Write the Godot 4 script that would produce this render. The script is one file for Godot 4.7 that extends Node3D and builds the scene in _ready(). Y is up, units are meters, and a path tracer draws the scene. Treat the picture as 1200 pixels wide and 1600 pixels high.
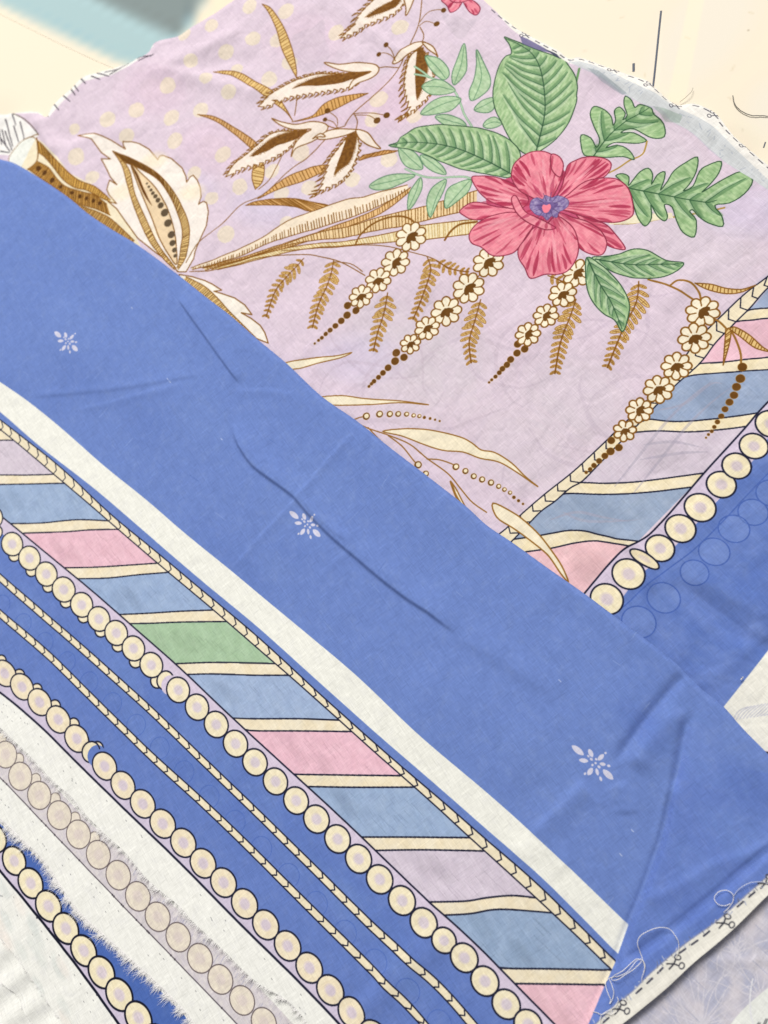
extends Node3D
# Cut lengths of printed lawn lying folded on a cream table.  Units: metres, y up.

const INK := Color("1e2036")
const CREAM := Color("f0e4c6")
const LILAC := Color("dccbd9")
const BLUE := Color("6f88c8")
const PALEBLUE := Color("a1b6d8")
const PINK := Color("efc2d0")
const GREENISH := Color("a9c8a4")
const WHITE := Color("eeeeE6")
const BROWN := Color("87591f")
const DARKBROWN := Color("6c4619")
const GOLD := Color("e4c282")
const GHOST := Color("cdbecd")

var rng := RandomNumberGenerator.new()
var noise := FastNoiseLite.new()
var weave_tex: ImageTexture
var weave_nrm: ImageTexture
var mottle_light: Image
var mottle_dark: Image

# ------------------------------------------------------------------ small helpers
func P(s: String) -> PackedVector2Array:            # measured outlines, tenths of a millimetre on the table
	var r := PackedVector2Array()
	for t in s.split(" ", false):
		var c := t.split(",")
		r.append(Vector2(c[0].to_float(), c[1].to_float()) * 0.0001)
	return r

func PR(s: String) -> Array:                        # x, y, radius ...
	var r := []
	for t in s.split(" ", false):
		var c := t.split(",")
		var v := []
		for k in c:
			v.append(k.to_float() * 0.0001)
		r.append(v)
	return r

func smooth(p: PackedVector2Array, closed := false, n := 5) -> PackedVector2Array:
	var r := PackedVector2Array()
	var m := p.size()
	if m < 3:
		return p
	var last := m if closed else m - 1
	for i in last:
		var a := p[(i - 1 + m) % m] if closed or i > 0 else p[0]
		var b := p[i]
		var c := p[(i + 1) % m]
		var d := p[(i + 2) % m] if closed or i + 2 < m else p[m - 1]
		for k in n:
			r.append(b.cubic_interpolate(c, a, d, float(k) / n))
	if not closed:
		r.append(p[m - 1])
	return r

func soften(p: PackedVector2Array, times := 6) -> PackedVector2Array:      # the even run of a printed line
	var q := even(smooth(p), 0.012)
	q.append(p[p.size() - 1])
	for k in times:
		var r := q.duplicate()
		for i in range(1, q.size() - 1):
			r[i] = q[i - 1] * 0.25 + q[i] * 0.5 + q[i + 1] * 0.25
		q = r
	return smooth(q, false, 3)

func length_of(p: PackedVector2Array) -> float:
	var s := 0.0
	for i in p.size() - 1:
		s += p[i].distance_to(p[i + 1])
	return s

func at(p: PackedVector2Array, t: float) -> Vector2:     # point at fraction t of the length
	var want := clampf(t, 0.0, 1.0) * length_of(p)
	for i in p.size() - 1:
		var d := p[i].distance_to(p[i + 1])
		if want <= d or i == p.size() - 2:
			return p[i].lerp(p[i + 1], want / maxf(d, 1e-9))
		want -= d
	return p[p.size() - 1]

func even(p: PackedVector2Array, step: float) -> PackedVector2Array:   # points at equal steps along a line
	var r := PackedVector2Array()
	if p.size() == 0:
		return r
	var carry := 0.0
	r.append(p[0])
	for i in p.size() - 1:
		var d := p[i].distance_to(p[i + 1])
		var s := step - carry
		while s <= d:
			r.append(p[i].lerp(p[i + 1], s / d))
			s += step
		carry = d - (s - step)
	return r

func ring(c: Vector2, rx: float, ry: float, turn := 0.0, n := 28) -> PackedVector2Array:
	var r := PackedVector2Array()
	for i in n:
		var a := TAU * i / n
		r.append(c + Vector2(cos(a) * rx, sin(a) * ry).rotated(turn))
	return r

func between(a: PackedVector2Array, b: PackedVector2Array) -> PackedVector2Array:
	var r := a.duplicate()
	var q := b.duplicate()
	q.reverse()
	r.append_array(q)
	return r

func rnd(a: float, b: float) -> float:
	return rng.randf_range(a, b)

# ------------------------------------------------------------------ the printing table: inks laid on a sheet of cloth
class Sheet:
	var img: Image
	var lo: Vector2
	var scale: Vector2
	var unit: float
	var w: int
	var h: int
	func _init(wide: int, high: int, a: Vector2, b: Vector2, base: Color) -> void:
		w = wide
		h = high
		img = Image.create(w, h, false, Image.FORMAT_RGBA8)
		img.fill(base)
		lo = a
		scale = Vector2(w / (b.x - a.x), h / (b.y - a.y))
		unit = sqrt(scale.x * scale.y)
	func uv(p: Vector2) -> Vector2:
		return (p - lo) * scale / Vector2(w, h)
	func rows(poly: PackedVector2Array) -> Dictionary:
		var r := {}
		var n := poly.size()
		for i in n:
			var a := (poly[i] - lo) * scale
			var b := (poly[(i + 1) % n] - lo) * scale
			if a.y > b.y:
				var t := a
				a = b
				b = t
			var y0 := maxi(0, ceili(a.y - 0.5))
			var y1 := mini(h - 1, ceili(b.y - 0.5) - 1)
			if y1 < y0:
				continue
			var k := (b.x - a.x) / (b.y - a.y)
			var x := a.x + (y0 + 0.5 - a.y) * k
			for y in range(y0, y1 + 1):
				if r.has(y):
					r[y].append(x)
				else:
					r[y] = [x]
				x += k
		return r
	func fill(poly: PackedVector2Array, c: Color) -> void:
		var r := rows(poly)
		for y in r:
			var xs: Array = r[y]
			if xs.size() > 2:
				xs.sort()
			for i in range(0, xs.size() - 1, 2):
				var a: float = minf(xs[i], xs[i + 1])
				var b: float = maxf(xs[i], xs[i + 1])
				var x0 := maxi(0, roundi(a))
				var x1 := mini(w, roundi(b))
				if x1 > x0:
					img.fill_rect(Rect2i(x0, y, x1 - x0, 1), c)
	func wash(poly: PackedVector2Array, a: Color, b: Color, n: FastNoiseLite, fx: float, fy: float, turn := 0.0) -> void:   # watery ink, uneven between two tones
		var r := rows(poly)
		if r.is_empty():
			return
		var box := bounds(poly)
		var co := cos(turn)
		var si := sin(turn)
		const K := 4
		var tw := box.size.x / K + 2
		var th := box.size.y / K + 2
		var tile := Image.create(tw, th, false, Image.FORMAT_RGBA8)
		for y in th:
			for x in tw:
				var px := (box.position.x + x * K) / unit
				var py := (box.position.y + y * K) / unit
				var t := clampf(n.get_noise_2d((px * co + py * si) * fx, (py * co - px * si) * fy) * 0.9 + 0.5, 0.0, 1.0)
				tile.set_pixel(x, y, a.lerp(b, t))
		tile.resize(tw * K, th * K, Image.INTERPOLATE_BILINEAR)
		for y in r:
			var xs: Array = r[y]
			xs.sort()
			for i in range(0, xs.size() - 1, 2):
				var x0 := maxi(0, roundi(xs[i]))
				var x1 := mini(w, roundi(xs[i + 1]))
				if x1 > x0:
					img.blit_rect(tile, Rect2i(x0 - box.position.x, y - box.position.y, x1 - x0, 1), Vector2i(x0, y))
	func bounds(poly: PackedVector2Array) -> Rect2i:
		var q := Rect2((poly[0] - lo) * scale, Vector2.ZERO)
		for v in poly:
			q = q.expand((v - lo) * scale)
		var r := Rect2i(Vector2i(q.position.floor()) - Vector2i(2, 2), Vector2i(q.size.ceil()) + Vector2i(5, 5))
		return r.intersection(Rect2i(0, 0, w, h))
	func tint(poly: PackedVector2Array, c: Color, k: float) -> void:        # a thin ink that lets what is below show
		var r := rows(poly)
		if r.is_empty():
			return
		var box := bounds(poly)
		var strip := Image.create(box.size.x + 2, 1, false, Image.FORMAT_RGBA8)
		strip.fill(Color(c, k))
		for y in r:
			var xs: Array = r[y]
			xs.sort()
			for i in range(0, xs.size() - 1, 2):
				var x0 := maxi(0, roundi(xs[i]))
				var x1 := mini(w, roundi(xs[i + 1]))
				if x1 > x0:
					img.blend_rect(strip, Rect2i(0, 0, x1 - x0, 1), Vector2i(x0, y))
	func cloud(c: Vector2, rx: float, ry: float, col: Color, k: float, turn := 0.0) -> void:   # a soft-edged stain
		var q := (c - lo) * scale
		var m := maxf(rx, ry) * unit
		const N := 28
		var blob := Image.create(N, N, false, Image.FORMAT_RGBA8)
		for y in N:
			for x in N:
				var d := (Vector2(x + 0.5, y + 0.5) / N * 2.0 - Vector2.ONE).rotated(-turn) * maxf(rx, ry)
				var s := maxf(0.0, 1.0 - (d.x * d.x / (rx * rx) + d.y * d.y / (ry * ry)))
				blob.set_pixel(x, y, Color(col, k * s * s * (3.0 - 2.0 * s)))
		var size := maxi(2, int(m * 2.0))
		blob.resize(size, size, Image.INTERPOLATE_BILINEAR)
		img.blend_rect(blob, Rect2i(0, 0, size, size), Vector2i(int(q.x - m), int(q.y - m)))
	func finish() -> void:                     # drawn at double size, so that pen lines come out smooth
		w /= 2
		h /= 2
		scale *= 0.5
		unit *= 0.5
		img.resize(w, h, Image.INTERPOLATE_BILINEAR)
	func dot(c: Vector2, r: float, col: Color) -> void:
		var q := (c - lo) * scale
		var ry := r * scale.y
		var rx := r * scale.x
		for y in range(maxi(0, ceili(q.y - ry - 0.5)), mini(h, floori(q.y + ry - 0.5) + 1)):
			var d := (y + 0.5 - q.y) / ry
			var hw := rx * sqrt(maxf(0.0, 1.0 - d * d))
			var x0 := maxi(0, roundi(q.x - hw))
			var x1 := mini(w, roundi(q.x + hw))
			if x1 > x0:
				img.fill_rect(Rect2i(x0, y, x1 - x0, 1), col)
	func line(p: PackedVector2Array, width: float, col: Color, w1 := -1.0) -> void:     # a pen stroke, width in metres, w1 the width at its end
		var n := p.size()
		var end := width if w1 < 0.0 else w1
		for i in n - 1:
			var a := p[i]
			var b := p[i + 1]
			var ra := lerpf(width, end, float(i) / (n - 1)) * 0.5
			var rb := lerpf(width, end, float(i + 1) / (n - 1)) * 0.5
			var d := (b - a).normalized().orthogonal()
			fill(PackedVector2Array([a + d * ra, b + d * rb, b - d * rb, a - d * ra]), col)
			if ra * unit > 0.8:
				dot(a, ra, col)
		if n > 0 and end * unit * 0.5 > 0.8:
			dot(p[n - 1], end * 0.5, col)
	func closed(p: PackedVector2Array, width: float, col: Color) -> void:
		var q := p.duplicate()
		q.append(p[0])
		line(q, width, col)

# ------------------------------------------------------------------ motifs
const MM := 0.001

func shape(s: Sheet, p: PackedVector2Array, fillc: Color, linec: Color, width := 1.1 * MM) -> void:
	s.fill(p, fillc)
	s.closed(p, width, linec)

func hatched(s: Sheet, a: PackedVector2Array, b: PackedVector2Array, base: Color, ink: Color, gap: float, width := 0.95 * MM, outline := true, part := 1.0, lean := 0.0) -> void:
	var qa := smooth(a)
	var qb := smooth(b)
	s.fill(between(qa, qb), base)
	var n := int(maxf(length_of(qa), length_of(qb)) / gap)
	for i in range(1, n):
		var t := (i + rnd(-0.25, 0.25)) / n
		var u := at(qa, t)
		var v := at(qb, t + lean)
		var k := part * rnd(0.75, 1.0) if part < 1.0 else 1.0
		s.line(PackedVector2Array([v, v.lerp(u, k)]), width * rnd(0.7, 1.2), ink)
	if outline:
		s.line(qa, 0.9 * MM, BROWN)
		s.line(qb, 0.9 * MM, BROWN)

func blade(s: Sheet, p: PackedVector2Array, base: Color, ink: Color, gap: float) -> void:     # closed outline, first point the tip; hatched across
	var n := p.size()
	var mid := n / 2
	var a := p.slice(0, mid + 1)
	var b := PackedVector2Array([p[0]])
	for i in range(n - 1, mid - 1, -1):
		b.append(p[i])
	hatched(s, a, b, base, ink, gap * 1.3, 0.8 * MM)

func bead(s: Sheet, c: Vector2, rx: float, ry: float, ink: Color, base: Color, core: Color, turn := 0.64, wide := 1.3 * MM) -> void:
	s.fill(ring(c, rx + wide * 0.5, ry + wide * 0.5, turn, 36), ink)
	s.wash(ring(c, rx - wide * 0.5, ry - wide * 0.5, turn, 36), base, base.lerp(Color("fff8de"), 0.45), noise, 160, 160)
	s.tint(ring(c, rx * 0.46, ry * 0.46, turn, 14), core, 0.35)
	s.tint(ring(c + Vector2(0.0002, 0.0001), rx * 0.36, ry * 0.36, turn, 10), core, 0.55)

func chain(s: Sheet, top: PackedVector2Array, bottom: PackedVector2Array, gap: float, point: float, ink := INK, base := CREAM, width := 1.0 * MM) -> void:
	var a := smooth(top)
	var b := smooth(bottom)
	s.fill(between(a, b), base)
	var total := (length_of(a) + length_of(b)) * 0.5
	var n := int(total / gap)
	var k := point / total
	var ea := even(a, length_of(a) / (n * 12.0))
	var eb := even(b, length_of(b) / (n * 12.0))
	var m := mini(ea.size(), eb.size())
	var lead := roundi(k * n * 12.0)
	for i in range(0, m, 12):
		var j := clampi(i + lead, 0, m - 1)
		var u := ea[i]
		var v := eb[i]
		var far := ea[j].lerp(eb[j], 0.5)
		s.line(PackedVector2Array([u.lerp(far, 0.02), far, v.lerp(far, 0.02)]), width * 0.9, ink)
	s.line(a, width, ink)
	s.line(b, width, ink)

func sprig_body(s: Sheet, p: PackedVector2Array, core: PackedVector2Array, size := 6.0 * MM) -> void:   # pod with a scalloped margin: p runs from the tip round to the tip
	var q := even(p, size)
	var tip := p[0]
	var c := Vector2.ZERO
	for v in q:
		c += v / q.size()
	var out := PackedVector2Array([tip])
	for i in range(1, q.size() - 1):
		var d := (q[i + 1] - q[i - 1]).normalized()
		var nrm := d.orthogonal()
		if nrm.dot(q[i] - c) < 0:
			nrm = -nrm
		var along := (tip - q[i]).normalized()
		out.append(q[i] - nrm * size * 0.16 - along * size * 0.08)
		out.append(q[i] + nrm * size * 0.34 + along * size * 0.10)
		out.append(q[i] + nrm * size * rnd(0.50, 0.64) + along * size * rnd(0.75, 1.0))
		out.append(q[i] + nrm * size * 0.12 + along * size * 0.34)
	s.fill(out, Color("f3e6da"))
	s.closed(out, 1.05 * MM, BROWN)
	var k := smooth(core, true)
	for v in even(k, 1.6 * MM):                   # fine strokes round the dark heart
		s.line(PackedVector2Array([v, v + (v - c).normalized() * rnd(1.0, 2.4) * MM]), 0.5 * MM, BROWN)
	s.fill(k, DARKBROWN)
	s.wash(k, Color("6b431b"), Color("8e6028"), noise, 300, 300)

func petal_leaf(s: Sheet, p: PackedVector2Array, fillc := Color("f2e4d6")) -> void:
	var q := smooth(p, true, 4)
	shape(s, q, fillc, BROWN, 1.1 * MM)

func berry(s: Sheet, stem: PackedVector2Array, r: float) -> void:
	s.line(smooth(stem), 0.7 * MM, BROWN)
	s.dot(stem[stem.size() - 1], r, DARKBROWN)

func fern(s: Sheet, spine: PackedVector2Array, reach: float, gap := 4.7 * MM) -> void:
	var q := smooth(spine)
	var total := length_of(q)
	var n := int(total / gap)
	for i in n:
		var t := (i + 0.6) / n
		var a := at(q, t)
		var d := (at(q, t + 0.03) - at(q, t - 0.03)).normalized()
		var size := reach * 1.2 * (1.0 - 0.62 * t) * minf(1.0, 0.45 + t * 3.0) * rnd(0.85, 1.1)
		for side in [-1.0, 1.0]:
			var dir := d.rotated(side * rnd(0.85, 1.15))
			var c: Vector2 = a + dir * size * 0.52
			var o := ring(c, size * 0.52, size * 0.12 + 0.35 * MM, dir.angle(), 12)
			s.fill(o, GOLD)
			s.closed(o, 0.6 * MM, Color("a3742f"))
			s.line(PackedVector2Array([a, a + dir * size * 0.85]), 0.5 * MM, BROWN)
			s.line(PackedVector2Array([c + dir.orthogonal() * size * 0.1, c - dir.orthogonal() * size * 0.12]), 0.45 * MM, BROWN)
	s.line(q, 0.95 * MM, BROWN, 1.3 * MM)

func blossom(s: Sheet, c: Vector2, r: float, petals: int, turn: float) -> void:
	var dots := []
	for i in petals:
		var d := Vector2.from_angle(turn + TAU * i / petals) * r * 0.68
		dots.append(d)
	var pr := r * (0.24 if petals > 6 else 0.29)
	for d in dots:
		s.fill(ring(c + d, r * 0.28 + 1.25 * MM, pr + 1.25 * MM, d.angle()), BROWN)
	s.dot(c, r * 0.60, BROWN)
	for d in dots:
		s.fill(ring(c + d, r * 0.28, pr, d.angle()), Color("f5ebd2"))
	s.dot(c, r * 0.53, Color("f5ebd2"))
	for i in petals:
		var d := Vector2.from_angle(turn + TAU * (i + 0.5) / petals) * r
		s.line(PackedVector2Array([c + d * 0.40, c + d * 0.72]), 1.0 * MM, BROWN)
	var up := turn + 0.4
	for k in [-0.95, 0.0, 0.95]:
		var v: Vector2 = Vector2.from_angle(up + k) * r * 0.24
		s.fill(ring(c + v * 0.9 - Vector2.from_angle(up) * r * 0.1, r * 0.33, r * 0.18, v.angle(), 14), DARKBROWN)
	s.line(PackedVector2Array([c - Vector2.from_angle(up) * r * 0.22, c]), 0.8 * MM, DARKBROWN)

func drops(s: Sheet, list: Array, hollow := false) -> void:
	for b in list:
		s.dot(Vector2(b[0], b[1]), b[2] * 0.84 + 0.25 * MM, Color("b98a3e"))
		s.dot(Vector2(b[0], b[1]), b[2] * 0.84, DARKBROWN)
		if hollow and b[2] > 1.6 * MM:
			s.dot(Vector2(b[0], b[1]) + Vector2(0.2, -0.2) * MM, b[2] * 0.55, Color("f1e3c0"))

func green_leaf(s: Sheet, p: PackedVector2Array, mid: PackedVector2Array, vein_gap: float, light := Color("b0d0a9"), dark := Color("7aa77f"), vein := Color("527f5e"), reach := 0.55, lean := 0.75, rounded := true) -> void:
	var q := smooth(p, true, 5) if rounded else smooth(p, true, 3)
	var m := smooth(mid)
	var turn := (mid[mid.size() - 1] - mid[0]).angle()
	s.wash(q, light, dark, noise, 90, 320, turn + 0.6)
	for k in 2:
		s.tint(taper(m, (9.0 - 4.0 * k) * MM * reach / 0.55), vein, 0.16)
	var total := length_of(m)
	if vein_gap > 0.0:
		var n := int(total / vein_gap)
		for i in range(0, n):
			var t := (i + 0.3) / n
			var a := at(m, t)
			var d := (at(m, t + 0.04) - at(m, t - 0.04)).normalized()
			for side in [-1.0, 1.0]:
				var dir := d.rotated(side * (lean + rnd(-0.08, 0.08)))
				var far := a
				var steps := 0
				while steps < 60 and Geometry2D.is_point_in_polygon(far + dir * 1.5 * MM, q):
					far += dir * 1.0 * MM
					dir = dir.rotated(-side * 0.006)
					steps += 1
				if steps < 3:
					continue
				var bend := a.lerp(far, 0.5) + d * (far - a).length() * -0.06
				var ctl := smooth(PackedVector2Array([a, bend, a.lerp(far, 0.92)]))
				var o := d * vein_gap * 0.22
				for k in 3:                     # a brushed dark band under the vein, a light one above it
					var off := o * (0.35 + k * 0.4)
					var cc := vein.lerp(dark, 0.35 + k * 0.22)
					var band := PackedVector2Array()
					for v in ctl:
						band.append(v + off)
					s.tint(taper(band, (3.0 - 0.6 * k) * MM * reach / 0.55), cc, 0.55)
				var hi := PackedVector2Array()
				for v in ctl:
					hi.append(v - o * 0.9)
				s.tint(taper(hi, 2.4 * MM * reach / 0.55), light.lightened(0.3), 0.45)
				s.line(ctl, 0.75 * MM, vein, 0.3 * MM)
	s.line(m, 1.1 * MM, vein.darkened(0.12), 0.6 * MM)
	s.closed(q, 0.85 * MM, vein.darkened(0.2))

func taper(p: PackedVector2Array, width: float) -> PackedVector2Array:
	var a := PackedVector2Array()
	var b := PackedVector2Array()
	var n := p.size()
	for i in n:
		var d := (p[mini(i + 1, n - 1)] - p[maxi(i - 1, 0)]).normalized().orthogonal()
		var r := width * 0.5 * sin(PI * (0.12 + 0.88 * i / (n - 1.0)))
		a.append(p[i] + d * r)
		b.append(p[i] - d * r)
	return between(a, b)

func petal(s: Sheet, p: PackedVector2Array, heart: Vector2, streaks: int, light := Color("f3a0ab"), dark := Color("e47b90")) -> void:
	var q := smooth(p, true, 5)
	var c := Vector2.ZERO
	for v in p:
		c += v / p.size()
	var turn := (c - heart).angle()
	s.wash(q, light, dark, noise, 70, 380, turn)
	var rim := even(q, 1.0 * MM)
	var red := Color("ae3552")
	for i in streaks:                                # short brush marks in from the rim, and out from the heart
		var v := rim[rng.randi() % rim.size()]
		if v.distance_to(heart) < c.distance_to(heart) * 0.95:
			continue
		var u := v.lerp(heart, rnd(0.22, 0.45))
		s.tint(taper(smooth(PackedVector2Array([v.lerp(heart, 0.03), v.lerp(u, 0.5) + (u - v).orthogonal() * rnd(-0.06, 0.06), u])), rnd(1.4, 3.0) * MM), red, rnd(0.55, 0.9))
	for i in streaks / 2:
		var v := rim[rng.randi() % rim.size()]
		if v.distance_to(heart) < c.distance_to(heart):
			continue
		var u := heart.lerp(v, rnd(0.4, 0.72))
		var a := heart.lerp(v, 0.16)
		var st := PackedVector2Array([u, u.lerp(a, 0.5), a])
		if Geometry2D.is_point_in_polygon(u.lerp(a, 0.5), q):
			s.tint(taper(st, rnd(1.2, 2.6) * MM), red, rnd(0.4, 0.75))
	for i in 3:
		var v := rim[rng.randi() % rim.size()]
		var st := PackedVector2Array([v.lerp(heart, 0.15), v.lerp(heart, 0.4), v.lerp(heart, 0.6)])
		if Geometry2D.is_point_in_polygon(st[1], q) and Geometry2D.is_point_in_polygon(st[2], q):
			s.tint(taper(st, 3.0 * MM), Color("f6b4bd"), 0.5)
	s.closed(q, 0.9 * MM, Color("8e3048"))

func scissors(s: Sheet, c: Vector2, dir: Vector2, size: float, ink: Color) -> void:    # the cutting mark on the selvedge
	var d := dir.normalized()
	var n := d.orthogonal()
	for k in [-1.0, 1.0]:
		s.line(PackedVector2Array([c - d * size * 0.55 + n * k * size * 0.22, c, c + d * size * 0.28 - n * k * size * 0.24]), size * 0.11, ink)
		s.closed(ring(c + d * size * 0.52 - n * k * size * 0.34, size * 0.26, size * 0.19, d.angle() - k * 0.5, 14), size * 0.09, ink)

func dashes(s: Sheet, p: PackedVector2Array, dash: float, gap: float, width: float, ink: Color, gaps := []) -> void:
	var q := even(p, (dash + gap) / 8.0)
	var on := int(8.0 * dash / (dash + gap))
	for i in range(0, q.size() - on, 8):
		var skip := false
		for g in gaps:
			if q[i + on / 2].distance_to(g) < dash * 1.5:
				skip = true
		if not skip:
			s.line(q.slice(i, i + on + 1), width, ink)

func little_star(s: Sheet, c: Vector2, k: float) -> void:      # the small white motif strewn over the blue
	var ink := Color("d4d3e6")
	for e in [[-11.6, -7.8, 10.0, 2.1, 0.66], [8.3, 7.4, 9.0, 2.1, 0.74], [-2.9, -6.3, 6.0, 1.6, 1.15], [3.8, -3.8, 5.8, 1.5, -0.8], [-7.8, -1.1, 6.4, 1.5, 0.1], [4.9, 0.7, 4.2, 1.2, 0.1], [8.9, 1.6, 2.4, 0.9, 0.2], [-3.6, 6.0, 6.0, 1.7, -1.0], [1.1, 6.0, 5.0, 1.1, 1.35], [3.4, 10.5, 3.4, 0.9, 1.25], [-7.0, 7.6, 2.2, 0.8, -0.8], [7.0, -6.8, 1.6, 0.8, -0.8],
			[-2.6, -2.2, 2.6, 0.9, 0.7], [0.6, -2.4, 2.0, 0.8, 0.7], [2.4, 2.6, 2.4, 0.9, 0.7], [-1.9, 1.6, 2.0, 0.8, -0.8], [0.2, 0.2, 1.7, 0.8, 0.7], [-4.6, -4.2, 2.0, 0.7, 0.7]]:
		var m: Vector2 = c + Vector2(e[0], e[1]) * k * MM
		var v: Vector2 = Vector2.from_angle(e[4])
		var o := PackedVector2Array()
		for i in 20:
			var t := TAU * i / 20
			o.append(m + v * cos(t) * e[2] * 0.5 * k * MM + v.orthogonal() * sin(t) * absf(sin(t)) ** 0.4 * e[3] * k * MM)
		s.fill(o, ink)

# ------------------------------------------------------------------ cloth in 3D
class Cloth:                                   # a height field over the table with its outline and its map of parts
	var lo: Vector2
	var cell: float
	var nx: int
	var nz: int
	var hgt := PackedFloat32Array()
	func _init(a: Vector2, b: Vector2, step: float, base: float) -> void:
		lo = a
		cell = step
		nx = ceili((b.x - a.x) / step) + 1
		nz = ceili((b.y - a.y) / step) + 1
		hgt.resize(nx * nz)
		hgt.fill(base)
	func waves(n: FastNoiseLite, amp: float, f: float, fz := -1.0, turn := 0.0) -> void:
		var co := cos(turn)
		var si := sin(turn)
		var g := f if fz < 0.0 else fz
		for j in nz:
			for i in nx:
				var x := lo.x + i * cell
				var z := lo.y + j * cell
				hgt[j * nx + i] += n.get_noise_2d((x * co + z * si) * f, (z * co - x * si) * g) * amp
	func crumple(n: FastNoiseLite, amp: float, f: float) -> void:        # sharp little creases
		for j in nz:
			for i in nx:
				var v := absf(n.get_noise_2d((lo.x + i * cell) * f, (lo.y + j * cell) * f))
				hgt[j * nx + i] -= amp * maxf(0.0, 1.0 - v * 9.0)
	# a fold along path p: amp high; up the left side within wl, down the right side within wr (metres); k 0: bump, 1: tucked step that dies out on its left
	func fold(p: PackedVector2Array, amp: float, wl: float, wr: float, fade := 0.25) -> void:
		var total := 0.0
		for i in p.size() - 1:
			total += p[i].distance_to(p[i + 1])
		var m := maxf(wl, wr) * 3.0
		var r := Rect2(p[0], Vector2.ZERO)
		for v in p:
			r = r.expand(v)
		r = r.grow(m)
		var i0 := clampi(int((r.position.x - lo.x) / cell), 0, nx)
		var i1 := clampi(int((r.end.x - lo.x) / cell) + 1, 0, nx)
		var j0 := clampi(int((r.position.y - lo.y) / cell), 0, nz)
		var j1 := clampi(int((r.end.y - lo.y) / cell) + 1, 0, nz)
		for j in range(j0, j1):
			for i in range(i0, i1):
				var q := Vector2(lo.x + i * cell, lo.y + j * cell)
				var best := 1e9
				var side := 0.0
				var t := 0.0
				var run := 0.0
				for k in p.size() - 1:
					var e := p[k + 1] - p[k]
					var l := e.length()
					var u := clampf((q - p[k]).dot(e) / (l * l), 0.0, 1.0)
					var d := q - p[k] - e * u
					var dd := d.length_squared()
					if dd < best:
						best = dd
						side = e.cross(d)
						t = (run + u * l) / total
					run += l
				var dist := sqrt(best)
				var wd := wl if side < 0.0 else wr
				if dist > wd * 3.0:
					continue
				var x := dist / wd
				var ends := 1.0
				if fade > 0.0:
					ends = smoothstep(0.0, fade, t) * smoothstep(0.0, fade, 1.0 - t)
				hgt[j * nx + i] += amp * ends * exp(-x * x)
	func edge(p: PackedVector2Array, low: float, reach: float, side := 1.0) -> void:       # rounds the cloth down to height low as it nears line p
		var r := Rect2(p[0], Vector2.ZERO)
		for v in p:
			r = r.expand(v)
		r = r.grow(reach)
		for j in range(clampi(int((r.position.y - lo.y) / cell), 0, nz), clampi(int((r.end.y - lo.y) / cell) + 1, 0, nz)):
			for i in range(clampi(int((r.position.x - lo.x) / cell), 0, nx), clampi(int((r.end.x - lo.x) / cell) + 1, 0, nx)):
				var q := Vector2(lo.x + i * cell, lo.y + j * cell)
				var best := 1e9
				for k in p.size() - 1:
					best = minf(best, q.distance_squared_to(Geometry2D.get_closest_point_to_segment(q, p[k], p[k + 1])))
				var d := sqrt(best) / reach
				if d < 1.0:
					var k := sqrt(maxf(0.0, 1.0 - (1.0 - d) * (1.0 - d)))
					hgt[j * nx + i] = lerpf(low, hgt[j * nx + i], k)
	func step(p: PackedVector2Array, drop: float, reach: float, rise := 0.3) -> void:      # the cloth lies lower on the right of line p, and comes up again beyond reach
		var total := 0.0
		for i in p.size() - 1:
			total += p[i].distance_to(p[i + 1])
		var r := Rect2(p[0], Vector2.ZERO)
		for v in p:
			r = r.expand(v)
		r = r.grow(reach * 3.0)
		for j in range(clampi(int((r.position.y - lo.y) / cell), 0, nz), clampi(int((r.end.y - lo.y) / cell) + 1, 0, nz)):
			for i in range(clampi(int((r.position.x - lo.x) / cell), 0, nx), clampi(int((r.end.x - lo.x) / cell) + 1, 0, nx)):
				var q := Vector2(lo.x + i * cell, lo.y + j * cell)
				var best := 1e9
				var side := 0.0
				var t := 0.0
				var run := 0.0
				for k in p.size() - 1:
					var e := p[k + 1] - p[k]
					var l := e.length()
					var u := clampf((q - p[k]).dot(e) / (l * l), 0.0, 1.0)
					var d := q - p[k] - e * u
					if d.length_squared() < best:
						best = d.length_squared()
						side = e.cross(d)
						t = (run + u * l) / total
					run += l
				var sd := sqrt(best) * signf(side)
				var x := maxf(sd, 0.0) / reach
				if sd > -0.002 and x < 3.0:
					hgt[j * nx + i] -= drop * (smoothstep(0.0, rise, t) if rise > 0.0 else 1.0) * exp(-x * x) * smoothstep(-0.0012, 0.0022, sd)
	func high(q: Vector2) -> float:
		var x := clampf((q.x - lo.x) / cell, 0.0, nx - 1.001)
		var z := clampf((q.y - lo.y) / cell, 0.0, nz - 1.001)
		var i := int(x)
		var j := int(z)
		var u := x - i
		var v := z - j
		return lerpf(lerpf(hgt[j * nx + i], hgt[j * nx + i + 1], u), lerpf(hgt[(j + 1) * nx + i], hgt[(j + 1) * nx + i + 1], u), v)
	func normal(q: Vector2) -> Vector3:
		var e := cell
		return Vector3(high(q - Vector2(e, 0)) - high(q + Vector2(e, 0)), 2.0 * e, high(q - Vector2(0, e)) - high(q + Vector2(0, e))).normalized()

var GRAIN := 0.72                               # the way the warp runs over the table

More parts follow.
